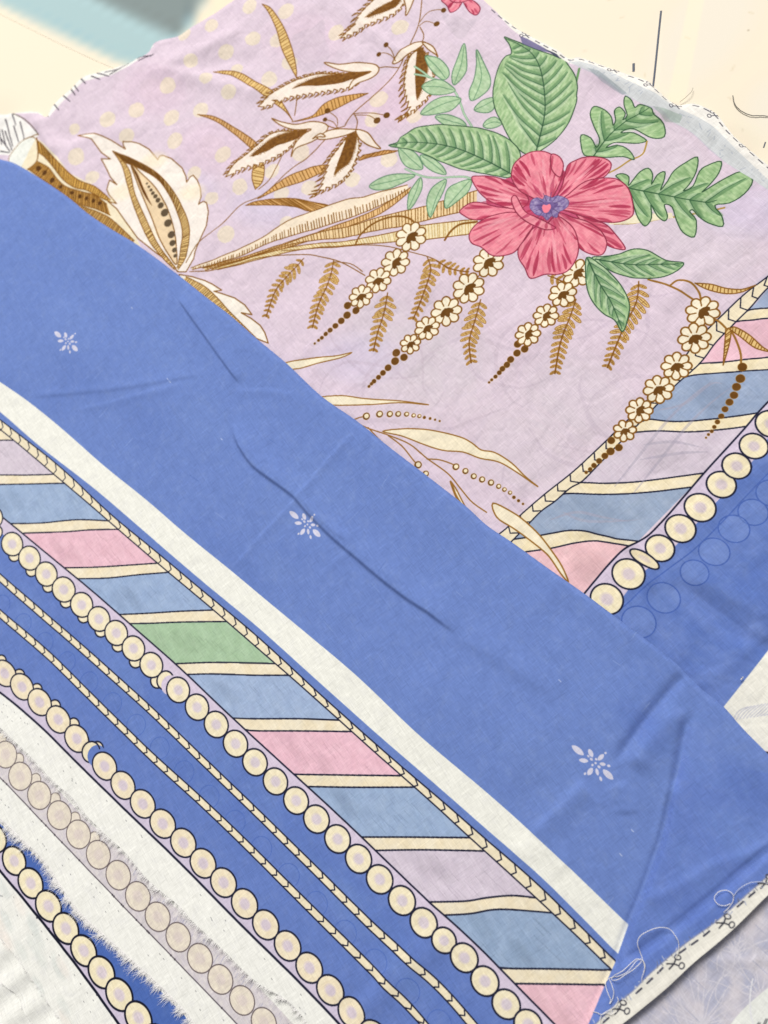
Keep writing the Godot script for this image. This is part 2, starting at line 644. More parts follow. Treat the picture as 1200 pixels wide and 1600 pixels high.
# cuts the cloth along its outline into the parts that the id map names; returns part id -> ArrayMesh
func cut(c: Cloth, outline: PackedVector2Array, sheet: Sheet, ids: Sheet, hem := 0.0012, grain := 0.72) -> Dictionary:
	var n := c.nx * c.nz
	var inside := PackedByteArray()
	inside.resize(n)
	for j in c.nz:
		for i in c.nx:
			inside[j * c.nx + i] = 1 if Geometry2D.is_point_in_polygon(Vector2(c.lo.x + i * c.cell, c.lo.y + j * c.cell), outline) else 0
	var cells := {}
	var edges := {}
	for j in c.nz - 1:
		for i in c.nx - 1:
			var a := j * c.nx + i
			var sum := inside[a] + inside[a + 1] + inside[a + c.nx] + inside[a + c.nx + 1]
			if sum == 0:
				continue
			var id := 0
			if ids:
				var q := (Vector2(c.lo.x + (i + 0.5) * c.cell, c.lo.y + (j + 0.5) * c.cell) - ids.lo) * ids.scale
				var px := ids.img.get_pixel(clampi(int(q.x), 0, ids.w - 1), clampi(int(q.y), 0, ids.h - 1))
				id = px.r8 + px.g8 * 256
			var into := cells if sum == 4 else edges
			if not into.has(id):
				into[id] = PackedInt32Array()
			into[id].append(a)
	var out := {}
	var all := {}
	for id in cells:
		all[id] = true
	for id in edges:
		all[id] = true
	for id in all:
		var v := PackedVector3Array()
		var nr := PackedVector3Array()
		var uv := PackedVector2Array()
		var uv2 := PackedVector2Array()
		var ix := PackedInt32Array()
		var known := {}
		var add := func(q: Vector2) -> int:
			v.append(Vector3(q.x, c.high(q), q.y))
			nr.append(c.normal(q))
			uv.append(q.rotated(grain) / 0.06)
			uv2.append(sheet.uv(q))
			return v.size() - 1
		if cells.has(id):
			for a in cells[id]:
				var corner := [0, 0, 0, 0]
				var slot := 0
				for o in [0, 1, c.nx + 1, c.nx]:
					var k: int = a + o
					if not known.has(k):
						var q := Vector2(c.lo.x + (k % c.nx) * c.cell, c.lo.y + (k / c.nx) * c.cell)
						known[k] = add.call(q)
					corner[slot] = known[k]
					slot += 1
				ix.append_array(PackedInt32Array([corner[0], corner[1], corner[2], corner[0], corner[2], corner[3]]))
		if edges.has(id):
			for a in edges[id]:
				var q := Vector2(c.lo.x + (a % c.nx) * c.cell, c.lo.y + (a / c.nx) * c.cell)
				var sq := PackedVector2Array([q, q + Vector2(c.cell, 0), q + Vector2(c.cell, c.cell), q + Vector2(0, c.cell)])
				for piece in Geometry2D.intersect_polygons(sq, outline):
					var first := v.size()
					var tri := Geometry2D.triangulate_polygon(piece)
					if tri.is_empty():
						continue
					for w in piece:
						add.call(w)
					for k in range(0, tri.size(), 3):
						var p0: Vector2 = piece[tri[k]]
						var turn := (piece[tri[k + 1]] - p0).cross(piece[tri[k + 2]] - p0)
						if turn > 0.0:
							ix.append_array(PackedInt32Array([first + tri[k], first + tri[k + 1], first + tri[k + 2]]))
						else:
							ix.append_array(PackedInt32Array([first + tri[k], first + tri[k + 2], first + tri[k + 1]]))
					if hem > 0.0:                # the cut edge has a thickness
						for k in piece.size():
							var p: Vector2 = piece[k]
							var r: Vector2 = piece[(k + 1) % piece.size()]
							var mid := (p + r) * 0.5
							var lx := (mid.x - q.x) / c.cell
							var lz := (mid.y - q.y) / c.cell
							if minf(minf(lx, 1.0 - lx), minf(lz, 1.0 - lz)) < 0.002:
								continue
							var side := (r - p).orthogonal().normalized()
							var f := v.size()
							for e in [[p, 0.0], [r, 0.0], [r, hem], [p, hem]]:
								v.append(Vector3(e[0].x, c.high(e[0]) - e[1], e[0].y))
								nr.append(Vector3(side.x, 0.2, side.y).normalized())
								uv.append(Vector2(e[0]).rotated(grain) / 0.06)
								uv2.append(sheet.uv(e[0]))
							ix.append_array(PackedInt32Array([f, f + 2, f + 1, f, f + 3, f + 2]))
		var arr := []
		arr.resize(Mesh.ARRAY_MAX)
		arr[Mesh.ARRAY_VERTEX] = v
		arr[Mesh.ARRAY_NORMAL] = nr
		arr[Mesh.ARRAY_TEX_UV] = uv
		arr[Mesh.ARRAY_TEX_UV2] = uv2
		arr[Mesh.ARRAY_INDEX] = ix
		var m := ArrayMesh.new()
		m.add_surface_from_arrays(Mesh.PRIMITIVE_TRIANGLES, arr)
		out[id] = m
	return out

func cloth_material(sheet: Sheet, grain_strength := 1.0) -> StandardMaterial3D:
	var m := StandardMaterial3D.new()
	m.albedo_texture = weave_tex
	m.detail_enabled = true
	m.detail_blend_mode = BaseMaterial3D.BLEND_MODE_MUL
	m.detail_uv_layer = BaseMaterial3D.DETAIL_UV_2
	m.detail_albedo = ImageTexture.create_from_image(sheet.img)
	m.normal_enabled = true
	m.normal_texture = weave_nrm
	m.normal_scale = 0.35 * grain_strength
	m.roughness = 0.92
	m.metallic_specular = 0.25
	return m

func weave() -> void:                           # slubbed plain weave, tiles without a seam
	var n := 512
	var f := PackedFloat32Array()
	f.resize(n * n)
	for k in 4200:
		var flip := k % 2 == 0
		var x := rng.randi() % n
		var y := rng.randi() % n
		var l := 14 + rng.randi() % 90
		var amp := rnd(-1.0, 1.0)
		var wide := 3 + rng.randi() % 4
		for i in l:
			var fade := sin(PI * (i + 0.5) / l) * amp
			for j in wide:
				var xx := (x + i) % n
				var yy := (y + j) % n
				if flip:
					f[yy * n + xx] += fade
				else:
					f[xx * n + yy] += fade
	var hn := FastNoiseLite.new()
	hn.seed = 8
	hn.frequency = 0.075
	hn.fractal_octaves = 3
	var heather := hn.get_seamless_image(n, n).get_data()
	var data := PackedByteArray()
	data.resize(n * n)
	for i in n * n:
		data[i] = clampi(int(238 + f[i] * 5.6 + rnd(-4.0, 4.0)), 165, 255)
	var img := Image.create_from_data(n, n, false, Image.FORMAT_L8, data)
	var bump := img.duplicate() as Image
	bump.convert(Image.FORMAT_RGBA8)
	bump.bump_map_to_normal_map(1.6)
	weave_nrm = ImageTexture.create_from_image(bump)
	img.convert(Image.FORMAT_RGB8)
	weave_tex = ImageTexture.create_from_image(img)
	# uneven dye: soft light and dark clouds
	var fn := FastNoiseLite.new()
	fn.seed = 5
	fn.frequency = 0.03
	fn.fractal_octaves = 5
	fn.fractal_gain = 0.62
	var size := 512
	var src := fn.get_seamless_image(size, size)
	var a := PackedByteArray()
	var b := PackedByteArray()
	a.resize(size * size * 4)
	b.resize(size * size * 4)
	var raw := src.get_data()
	for i in size * size:
		var t: float = raw[i] / 255.0 - 0.5
		a[i * 4] = 255
		a[i * 4 + 1] = 255
		a[i * 4 + 2] = 255
		a[i * 4 + 3] = int(clampf(t * 30.0, 0.0, 14.0))
		b[i * 4] = 40
		b[i * 4 + 1] = 48
		b[i * 4 + 2] = 110
		b[i * 4 + 3] = int(clampf(-t * 16.0, 0.0, 8.0))
	mottle_light = Image.create_from_data(size, size, false, Image.FORMAT_RGBA8, a)
	mottle_dark = Image.create_from_data(size, size, false, Image.FORMAT_RGBA8, b)

func mottle(s: Sheet) -> void:
	s.finish()
	for y in range(0, s.h, 512):
		for x in range(0, s.w, 512):
			s.img.blend_rect(mottle_light, Rect2i(0, 0, 512, 512), Vector2i(x, y))
			s.img.blend_rect(mottle_dark, Rect2i(0, 0, 512, 512), Vector2i(x, y))
	s.img.convert(Image.FORMAT_RGB8)

# ------------------------------------------------------------------ names and tags
func numbered(parent: Node, called: String) -> String:
	if not parent.has_node(called):
		return called
	var i := 1
	while parent.has_node("%s_%03d" % [called, i]):
		i += 1
	return "%s_%03d" % [called, i]

func thing(called: String, label: String, category: String, group := "", kind := "") -> Node3D:
	var o := Node3D.new()
	o.name = numbered(self, called)
	tag(o, label, category, group, kind)
	add_child(o, true)
	return o

func tag(o: Node, label: String, category := "", group := "", kind := "") -> void:
	if label:
		o.set_meta("label", label)
	if category:
		o.set_meta("category", category)
	if group:
		o.set_meta("group", group)
	if kind:
		o.set_meta("kind", kind)

func part(called: String, m: Mesh, mat: Material, parent: Node, label := "", kind := "") -> MeshInstance3D:
	var o := MeshInstance3D.new()
	o.mesh = m
	o.material_override = mat
	o.name = numbered(parent, called)
	tag(o, label, "", "", kind)
	parent.add_child(o, true)
	return o

func tube(path: PackedVector3Array, r: float, sides := 5) -> ArrayMesh:      # a thread
	var st := SurfaceTool.new()
	st.begin(Mesh.PRIMITIVE_TRIANGLES)
	var n := path.size()
	for i in n:
		var d := (path[mini(i + 1, n - 1)] - path[maxi(i - 1, 0)]).normalized()
		var u := d.cross(Vector3.UP)
		u = u.normalized() if u.length() > 0.01 else Vector3.RIGHT
		var v := u.cross(d)
		for k in sides:
			var a := TAU * k / sides
			var o := u * cos(a) + v * sin(a)
			st.set_normal(o)
			st.add_vertex(path[i] + o * r)
	for i in n - 1:
		for k in sides:
			var a := i * sides + k
			var b := i * sides + (k + 1) % sides
			for q in [a, b, b + sides, a, b + sides, a + sides]:
				st.add_index(q)
	return st.commit()

func plain(c: Color, rough := 0.9) -> StandardMaterial3D:
	var m := StandardMaterial3D.new()
	m.albedo_color = c
	m.roughness = rough
	m.metallic_specular = 0.3
	return m

# ------------------------------------------------------------------ the scene
func _ready() -> void:
	rng.seed = 11
	noise.seed = 3
	noise.frequency = 1.0
	noise.fractal_octaves = 3
	# camera: a phone held over the table
	var cam := Camera3D.new()
	cam.name = "camera"
	cam.transform = Transform3D(Basis(Vector3(0.961403, -0.273616, -0.028948), Vector3(0.028948, 0.205212, -0.978289), Vector3(0.273616, 0.939693, 0.205212)), Vector3(0.186880, 0.641810, 0.140160))
	cam.fov = 61.301
	cam.near = 0.02
	cam.far = 50.0
	var lens := CameraAttributesPhysical.new()
	lens.frustum_focal_length = 24.0
	lens.frustum_focus_distance = 0.65
	lens.exposure_aperture = 3.6
	cam.attributes = lens
	add_child(cam)
	cam.fov = 61.301
	# the pale shop room around the table
	var we := WorldEnvironment.new()
	we.name = "surroundings"
	var e := Environment.new()
	e.background_mode = Environment.BG_COLOR
	e.background_color = Color("f3f3f6")
	e.background_energy_multiplier = 0.28
	e.tonemap_mode = Environment.TONE_MAPPER_LINEAR
	e.tonemap_exposure = 1.0
	e.sdfgi_enabled = true
	e.ssao_enabled = true
	e.ssil_enabled = true
	we.environment = e
	add_child(we)
	# ceiling light panel far beyond the upper edge of the table
	var lamp := AreaLight3D.new()
	lamp.name = "ceiling_panel_light"
	lamp.area_size = Vector2(3.2, 2.4)
	lamp.light_color = Color("fffcf7")
	lamp.light_energy = 66.0
	lamp.area_range = 20.0
	lamp.shadow_enabled = true
	add_child(lamp)
	lamp.look_at_from_position(Vector3(-0.9, 5.5, -4.3), Vector3(0.0, 0.0, -0.05), Vector3(0, 0, -1))

	weave()
	build_table()
	build_lilac()
	build_blue()
	build_reverse_cloth()
	build_threads()

func build_table() -> void:
	var s := Sheet.new(2048, 2048, Vector2(-0.75, -0.8), Vector2(0.75, 0.7), Color("e4dac6"))
	# faint scuffs and worn patches of the cream laminate
	for i in 60:
		var c := Vector2(rnd(-0.7, 0.7), rnd(-0.75, 0.1))
		s.cloud(c, rnd(0.02, 0.09), rnd(0.01, 0.05), [Color("dacfbc"), Color("eadfc8"), Color("dfd9cf")][i % 3], 0.55, rnd(0, 3))
	for i in 90:
		var c := Vector2(rnd(-0.1, 0.5), rnd(-0.6, -0.2))
		var d := Vector2.from_angle(rnd(0, TAU)) * rnd(0.002, 0.007)
		s.line(PackedVector2Array([c, c + d]), 0.0012, Color("d9cdb6"))
	for i in 14:
		s.dot(Vector2(rnd(0.0, 0.4), rnd(-0.55, -0.25)), rnd(0.0006, 0.001), Color("b9ad99"))
	s.tint(P("2502,-4410 2614,-4384 2381,-3246 2247,-3271"), Color("f3e6c6"), 0.35)  # lighter stripe: light along a crease, tinted into the table colour
	s.tint(P("2207,-4110 2247,-4101 2189,-3281 2140,-3290"), Color("f0e6d2"), 0.3)
	var m := StandardMaterial3D.new()
	s.finish()
	s.img.convert(Image.FORMAT_RGB8)
	m.albedo_texture = ImageTexture.create_from_image(s.img)
	m.roughness = 0.85
	m.metallic_specular = 0.15
	var t := thing("table", "cream laminate table top under the cloths, with dark pen lines", "table", "", "structure")
	var st := SurfaceTool.new()
	st.begin(Mesh.PRIMITIVE_TRIANGLES)
	st.set_smooth_group(-1)
	var x := 0.75
	var lo := -0.8
	var hi := 0.7
	var b := 0.004
	# top with a bevelled rim, and sides
	var loops := [[0.0, b], [-b * 0.3, b * 0.3], [-b, 0.0], [-0.03, 0.0]]
	for k in loops.size():
		for q in [[-x, lo, 1, 1], [x, lo, -1, 1], [x, hi, -1, -1], [-x, hi, 1, -1]]:
			var p := Vector3(q[0] + q[2] * loops[k][1], loops[k][0], q[1] + q[3] * loops[k][1])
			st.set_uv(Vector2((p.x + 0.75) / 1.5, (p.z + 0.8) / 1.5))
			st.add_vertex(p)
	for q in [0, 1, 2, 0, 2, 3, 12, 14, 13, 12, 15, 14]:
		st.add_index(q)
	for k in 3:
		for c in 4:
			var a: int = k * 4 + c
			var d: int = k * 4 + (c + 1) % 4
			for q in [a, d + 4, d, a, a + 4, d + 4]:
				st.add_index(q)
	st.deindex()
	st.generate_normals()
	part("table_top", st.commit(), m, t)
	# pen lines: thin raised lines of ink
	for e in [[P("2233,-4123 2205,-3898 2177,-3665 2151,-3463 2120,-3264"), 0.0016, "pen_line"], [P("2004,-3675 2001,-3598"), 0.0020, "pen_mark"], [P("2946,-2801 2930,-2754"), 0.0010, "pen_mark"]]:
		var path := PackedVector3Array()
		for p in smooth(e[0]):
			path.append(Vector3(p.x, 0.0, p.y))
		var mi := part(e[2], tube(path, e[1] * 0.5, 8), plain(Color("4b5262"), 0.5), t, "dark blue-grey pen line drawn on the table" if e[2] == "pen_line" else "")
		mi.scale.y = 0.25
	# added sheet, stands in for soft teal and grey tones at the far corner
	var sh := thing("added_corner_sheet", "added flat sheet standing in for soft teal and grey tones on the far table corner", "sheet")
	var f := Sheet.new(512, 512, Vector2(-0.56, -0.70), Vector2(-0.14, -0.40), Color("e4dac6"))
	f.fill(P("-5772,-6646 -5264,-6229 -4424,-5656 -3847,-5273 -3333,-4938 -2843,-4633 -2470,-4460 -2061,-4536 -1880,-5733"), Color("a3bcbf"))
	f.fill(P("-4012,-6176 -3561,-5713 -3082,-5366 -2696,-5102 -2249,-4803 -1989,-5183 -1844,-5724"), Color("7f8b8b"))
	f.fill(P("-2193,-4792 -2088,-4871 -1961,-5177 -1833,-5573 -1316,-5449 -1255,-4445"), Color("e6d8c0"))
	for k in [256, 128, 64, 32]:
		f.img.resize(k, k, Image.INTERPOLATE_BILINEAR)         # blurred so that the added tones fade into the table colour
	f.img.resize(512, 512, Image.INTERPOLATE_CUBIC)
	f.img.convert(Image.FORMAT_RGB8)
	var blurred_mat := StandardMaterial3D.new()
	blurred_mat.albedo_texture = ImageTexture.create_from_image(f.img)
	blurred_mat.roughness = 0.85
	blurred_mat.metallic_specular = 0.15
	slab(sh, "blurred_tones", P("-5710,-6802 -4958,-5912 -4406,-5533 -3832,-5154 -3319,-4823 -2878,-4553 -2458,-4330 -1848,-4424 -1452,-5482 -3564,-6386"), 0.0003, blurred_mat, 0.0001, f)

func slab(parent: Node, called: String, outline: PackedVector2Array, high: float, mat: Material, base := 0.0002, sheet: Sheet = null) -> void:
	var st := SurfaceTool.new()
	st.begin(Mesh.PRIMITIVE_TRIANGLES)
	st.set_smooth_group(-1)
	var tri := Geometry2D.triangulate_polygon(outline)
	for k in range(0, tri.size(), 3):
		var a := outline[tri[k]]
		var b := outline[tri[k + 1]]
		var c := outline[tri[k + 2]]
		var order := [a, b, c] if (b - a).cross(c - a) > 0.0 else [a, c, b]
		for p in order:
			if sheet:
				st.set_uv(sheet.uv(p))
			st.add_vertex(Vector3(p.x, high, p.y))
	var n := outline.size()
	var flip := Geometry2D.is_polygon_clockwise(outline)
	for i in n:
		var p := outline[i]
		var r := outline[(i + 1) % n]
		var f := [Vector3(p.x, high, p.y), Vector3(r.x, high, r.y), Vector3(r.x, base, r.y), Vector3(p.x, base, p.y)]
		for k in ([0, 1, 2, 0, 2, 3] if flip else [0, 2, 1, 0, 3, 2]):
			if sheet:
				st.set_uv(sheet.uv(Vector2(f[k].x, f[k].z)))
			st.add_vertex(f[k])
	st.generate_normals()
	part(called, st.commit(), mat, parent)

# ------------------------------------------------------------------ the lilac flowered length
var id_names := {}
var ids: Sheet
var next_id := 1

func mark(poly: PackedVector2Array, called: String, under := "") -> int:    # a printed piece that becomes a part of its own
	var id := next_id
	next_id += 1
	id_names[id] = [called, under]
	ids.fill(poly, Color8(id & 255, id >> 8, 0))
	return id

func mark_same(poly: PackedVector2Array, id: int) -> void:
	ids.fill(poly, Color8(id & 255, id >> 8, 0))

func add_parts(root: Node3D, meshes: Dictionary, mat: Material, base_name: String, under: Node3D = null) -> Dictionary:
	var made := {}
	var keys := meshes.keys()
	keys.sort()
	var first := keys.filter(func(k): return k == 0 or id_names[k][1] == "")
	first.append_array(keys.filter(func(k): return k != 0 and id_names[k][1] != ""))
	keys = first
	var host: Node3D = under if under else root
	for id in keys:
		var nm: Array = [base_name, ""] if id == 0 else id_names[id]
		var p: Node3D = host
		if nm[1] != "" and under == null:
			p = root.get_node(nm[1]) if root.has_node(nm[1]) else host
		made[id] = part(nm[0], meshes[id], mat, p)
	return made

func build_lilac() -> void:
	var lo := Vector2(-0.50, -0.62)
	var hi := Vector2(0.33, 0.17)
	var s := Sheet.new(4096, 4096, lo, hi, LILAC)
	var step := 0.0015
	var c := Cloth.new(lo, hi, step, 0.0032)
	ids = Sheet.new(c.nx - 1, c.nz - 1, lo, lo + Vector2(c.nx - 1, c.nz - 1) * step, Color.BLACK)
	print_lilac(s)
	mottle(s)
	# lie of the cloth
	var fn := FastNoiseLite.new()
	fn.seed = 21
	fn.frequency = 1.0
	fn.fractal_octaves = 2
	c.waves(fn, 0.0011, 9.0)
	c.waves(fn, 0.0008, 34.0, 18.0, 0.7)
	fn.seed = 4
	c.crumple(fn, 0.00035, 20.0)
	var l := func(p: PackedVector2Array): return even(smooth(p), 0.008)
	c.fold(l.call(P("-3788,-4200 -3659,-4018 -3524,-3782 -3416,-3623")), 0.0035, 0.010, 0.006)
	c.fold(l.call(P("-3632,-4158 -3510,-3957 -3350,-3859 -3173,-3901 -2961,-3935")), -0.0022, 0.009, 0.009)
	c.fold(l.call(P("-3595,-3758 -3233,-3791 -2809,-3839 -2255,-3849")), 0.0012, 0.007, 0.011)
	c.fold(l.call(P("-2708,-4579 -2377,-4429 -1953,-4277 -1473,-4050 -954,-3887")), 0.0030, 0.007, 0.010)
	c.fold(l.call(P("-2496,-4580 -2175,-4496 -1844,-4606 -1387,-4721")), 0.0026, 0.010, 0.007)
	c.fold(l.call(P("-2023,-4304 -1828,-4392 -1563,-4395 -1230,-4275")), -0.0014, 0.008, 0.006)
	c.fold(l.call(P("-629,-4903 -369,-4572 -59,-4241 239,-3987")), 0.0020, 0.004, 0.008)
	c.fold(l.call(P("407,-4211 690,-4089 966,-3845 1127,-3568")), 0.0012, 0.008, 0.008)
	c.fold(l.call(P("1549,-3791 1800,-3562 2094,-3389 2328,-3173 2599,-2900 2941,-2491")), 0.0024, 0.006, 0.008, 0.1)
	c.fold(l.call(P("2120,-3442 2185,-3198 2274,-3011")), 0.0022, 0.006, 0.008)
	c.fold(l.call(P("2141,555 2345,736 2544,911 2891,1142")), -0.0026, 0.006, 0.005)
	c.fold(l.call(P("2229,488 2474,647 2905,908")), 0.0022, 0.009, 0.006)
	c.fold(l.call(P("1955,277 1959,416 1977,554 2051,668")), 0.0022, 0.005, 0.005)
	c.fold(l.call(P("1391,193 1622,175 1844,274 1973,393")), 0.0018, 0.006, 0.006)
	c.fold(l.call(P("2158,1221 2364,1238 2619,1018 2912,801")), 0.0016, 0.009, 0.006)
	c.fold(l.call(P("817,-784 1016,-1192 1266,-1383 1655,-1453")), 0.0009, 0.01, 0.006)
	c.fold(l.call(P("1790,-1128 2027,-1313 2362,-1694 2735,-1964")), 0.0010, 0.009, 0.006)
	c.fold(l.call(P("-771,-2707 -307,-2888 202,-3055")), 0.0009, 0.008, 0.006)
	c.fold(l.call(P("703,-2389 1224,-2406 1818,-2270")), 0.0008, 0.006, 0.006)
	var top_edge := smooth(P("541,-4837 771,-4534 1021,-4229 1209,-4058 1394,-3908 1492,-3803 1575,-3798 1752,-3691 1926,-3585 2097,-3482 2153,-3413 2237,-3293 2330,-3207 2449,-3208 2595,-3103 2672,-2966 2744,-2843 2947,-2592 3193,-2295"))
	var left_edge := smooth(P("-4764,-4356 -4197,-4272 -4041,-4267 -3793,-4237 -3704,-4193 -3629,-4136 -3571,-4271 -3382,-4425 -3247,-4538 -3029,-4555 -2744,-4586 -2656,-4626 -2539,-4661 -2458,-4774 -2222,-4790 -2069,-4866 -1851,-4962 -1663,-5064 -1290,-5266"))
	var outline := left_edge.duplicate()
	outline.append_array(top_edge)
	outline.append_array(P("2921,1879 2611,1895 2326,1621 1906,1161 1384,760 525,173 -442,-592 -1294,-1411 -2237,-2202 -3119,-2827 -4632,-3523"))
	c.edge(even(left_edge, 0.008), 0.0016, 0.006)
	c.edge(even(top_edge, 0.008), 0.0014, 0.006)
	# nothing may stand higher than the blue cloth that lies on it
	var hid := even(smooth(P("-4604,-3846 -3691,-3525 -2792,-2831 -2001,-2251 -1184,-1560 -246,-760 1014,267 1728,805 2437,1419 2844,1883")), 0.01)
	for j in c.nz:
		for i in c.nx:
			var k := j * c.nx + i
			c.hgt[k] = maxf(c.hgt[k], 0.0013)
			var q := Vector2(lo.x + i * step, lo.y + j * step)
			var low := false
			for n in range(0, hid.size() - 1):
				if absf(q.x - hid[n].x) < 0.012 and q.y > hid[n].y - 0.008:
					low = true
			if low or q.x < hid[0].x + 0.012 and q.y > hid[0].y - 0.006:
				c.hgt[k] = minf(c.hgt[k], 0.0042)
	var t := thing("flowered_cloth", "lilac printed cloth with pink flower, green leaves, brown sprays and a striped border", "fabric")
	var meshes := cut(c, outline, s, ids, 0.0012, 0.72)
	add_parts(t, meshes, cloth_material(s), "lilac_ground")

func print_lilac(s: Sheet) -> void:
	rng.seed = 71
	# the ground is pinker in places, greyer in others
	for e in P("-1759,-3496 -860,-4473 -216,-3624 131,-3689 -687,-3450 -2427,-4227"):
		s.cloud(e, 0.05, 0.035, Color("e2c3d6"), 0.35, 0.5)
	for e in P("505,-1234 1501,-842 -35,-1502 2122,-2754 2466,-1997 1113,-458 193,-1041"):
		s.cloud(e, 0.06, 0.045, Color("d6cad4"), 0.6, 0.7)
	for e in P("-1141,-2821 -2053,-3079 2837,-2213 -249,-1296"):
		s.cloud(e, 0.05, 0.03, Color("d3c8e0"), 0.6, 0.2)
	# the print of the layer below, showing through
	for i in 22:
		var e := P("612,-1010 1305,-449 1016,-772 1649,-1140 188,-1260 2017,-2491 2457,-1788 502,-1453 1215,-1281 818,-371 1499,-740 1886,-1223 2294,-2287 92,-831")
		var q := e[i % e.size()] + Vector2(rnd(-0.02, 0.02), rnd(-0.02, 0.02))
		var path := PackedVector2Array()
		var a := rnd(0, TAU)
		for k in 12:
			path.append(q)
			a += rnd(-0.1, 0.5) * (1 if i % 2 == 0 else -1)
			q += Vector2.from_angle(a) * 0.011
		s.tint(taper(smooth(path), rnd(0.002, 0.0045)), Color("c3b3c2"), 0.30)
	for e in [[P("-1020,-4506 -803,-4597 -711,-4646 -683,-4436 -632,-4258 -719,-4142 -906,-4144"), 0], [P("403,-4472 632,-4357 716,-4352 661,-4255 549,-4182"), 0]]:
		s.tint(smooth(e[0], true), Color("c9bcc9"), 0.45)
	# pale spots
	for e in PR("-1682,-4496,82 -2043,-4462,77 -2277,-4241,91 -2597,-4033,92 -2211,-3889,89 -2909,-3982,93 -1904,-3917,88 -1616,-4042,81 -2674,-3761,84 -2147,-3626,88 -1635,-3403,85 -3221,-3627,100 -3013,-3374,77 -1916,-3249,79 -1436,-3041,83 -1718,-2972,71 -1543,-2585,89 -3289,-3956,65 -1863,-4239,69 -1555,-4291,61 -2146,-4789,71 -1088,-4817,88 -580,-4482,84 25,-4408,81 -1161,-4521,80 -1025,-4255,79 -1220,-4117,86 -149,-3708,86 175,-3480,72 -201,-3514,79 -862,-3299,88 -1131,-3155,76 -43,-3106,83 -368,-2959,78 -764,-2936,80 -1024,-2917,75 -965,-2622,68 -1411,-4587,81 -951,-5010,81 -1468,-4950,83 -1861,-4822,77"):
		var o := ring(Vector2(e[0], e[1]), e[2], e[2] * 0.9, rnd(0, 3), 16)
		for k in o.size():
			o[k] += Vector2(rnd(-0.4, 0.4), rnd(-0.4, 0.4)) * MM
		s.tint(o, Color("efe2bf"), 0.62)
	# raw left edge: unprinted white with pen hatching
	s.fill(P("-4835,-4293 -4949,-5004 -3783,-4626 -2773,-4868 -2475,-4734 -2645,-4588 -2713,-4558 -2913,-4482 -3240,-4479 -3414,-4322 -3598,-4131 -3678,-4166 -3743,-4207 -4025,-4256 -3869,-4127 -3678,-3935 -3801,-3898 -4011,-3774 -4774,-3910"), Color("f1efeb"))
	for e in [[P("-3722,-4276 -3607,-4139"), 1], [P("-3574,-4293 -3487,-4190"), 1], [P("-3470,-4362 -3370,-4271"), 1], [P("-3381,-4418 -3319,-4334"), 1], [P("-3348,-4456 -3287,-4371"), 1], [P("-3282,-4523 -3214,-4445"), 1], [P("-3157,-4521 -3048,-4457"), 1], [P("-3101,-4547 -2948,-4474"), 1], [P("-2998,-4534 -2854,-4535"), 1], [P("-2936,-4493 -2744,-4586"), 1], [P("-2648,-4618 -2566,-4652"), 1], [P("-2623,-4584 -2465,-4624"), 1], [P("-2592,-4628 -2491,-4608"), 1],
			[P("-4055,-4254 -3989,-4111"), 1], [P("-4125,-4200 -3994,-3872"), 1], [P("-4012,-4107 -3923,-3904"), 1], [P("-3939,-4139 -3857,-3922"), 1], [P("-4157,-3993 -4017,-3818"), 1], [P("-4155,-4088 -4073,-3885"), 1], [P("-4114,-4066 -3996,-3829"), 1], [P("-4210,-4149 -4131,-3916"), 1], [P("-4280,-4197 -4186,-3874"), 1], [P("-4135,-3837 -4023,-3805"), 1]]:
		s.line(e[0], 1.5 * MM, Color("4d4851"), 1.0 * MM)
	s.line(smooth(P("-4048,-4260 -3914,-4178 -3785,-4061 -3687,-3944")), 1.1 * MM, Color("5a4a3e"))
	s.line(P("-3687,-3944 -3726,-3958 -3769,-3943 -3842,-3927"), 1.0 * MM, BROWN)
	# brown plume at the left
	shape(s, smooth(P("-4015,-3746 -3913,-3888 -3768,-3936 -3707,-3868 -3674,-3735 -3728,-3630 -3794,-3569 -3952,-3622"), true), Color("eceee6"), BROWN, 0.8 * MM)
	s.fill(P("-3721,-3921 -3621,-3840 -3435,-3654 -3281,-3463 -3072,-3335 -2879,-3184 -2699,-3065 -2405,-2572 -3143,-3032 -3869,-3566"), CREAM)
	hatched(s, P("-3718,-3899 -3634,-3828 -3463,-3645 -3281,-3463 -3153,-3361 -2988,-3282 -2865,-3182 -2786,-3104"), P("-3669,-3748 -3585,-3678 -3465,-3547 -3346,-3403 -3203,-3293 -3062,-3245 -2903,-3147 -2799,-3092"), Color("d0a252"), DARKBROWN, 3.2 * MM, 0.85 * MM)
	hatched(s, P("-3670,-3649 -3525,-3556 -3405,-3412 -3291,-3312 -3140,-3249 -2977,-3185 -2824,-3069"), P("-3766,-3579 -3633,-3474 -3439,-3334 -3278,-3201 -3124,-3111 -2932,-3030 -2769,-2941"), Color("b98a45"), DARKBROWN, 3.0 * MM, 0.9 * MM)
	hatched(s, P("-3274,-3173 -3078,-3077 -2885,-2983 -2735,-2883 -2479,-2640"), P("-3328,-3139 -3143,-3032 -2913,-2867 -2701,-2694 -2498,-2564"), Color("c39a58"), DARKBROWN, 2.8 * MM, 0.9 * MM)
	for e in PR("-3645,-3567,29 -3563,-3506,29 -3463,-3407,29 -3357,-3322,21 -3225,-3241,21 -3134,-3194,21 -3059,-3163,21 -2977,-3124,21 -2903,-3087,21"):
		s.dot(Vector2(e[0], e[1]), e[2], Color("5a3817"))
	s.line(smooth(P("-3713,-3920 -3679,-3771 -3678,-3650 -3764,-3564")), 1.4 * MM, BROWN)
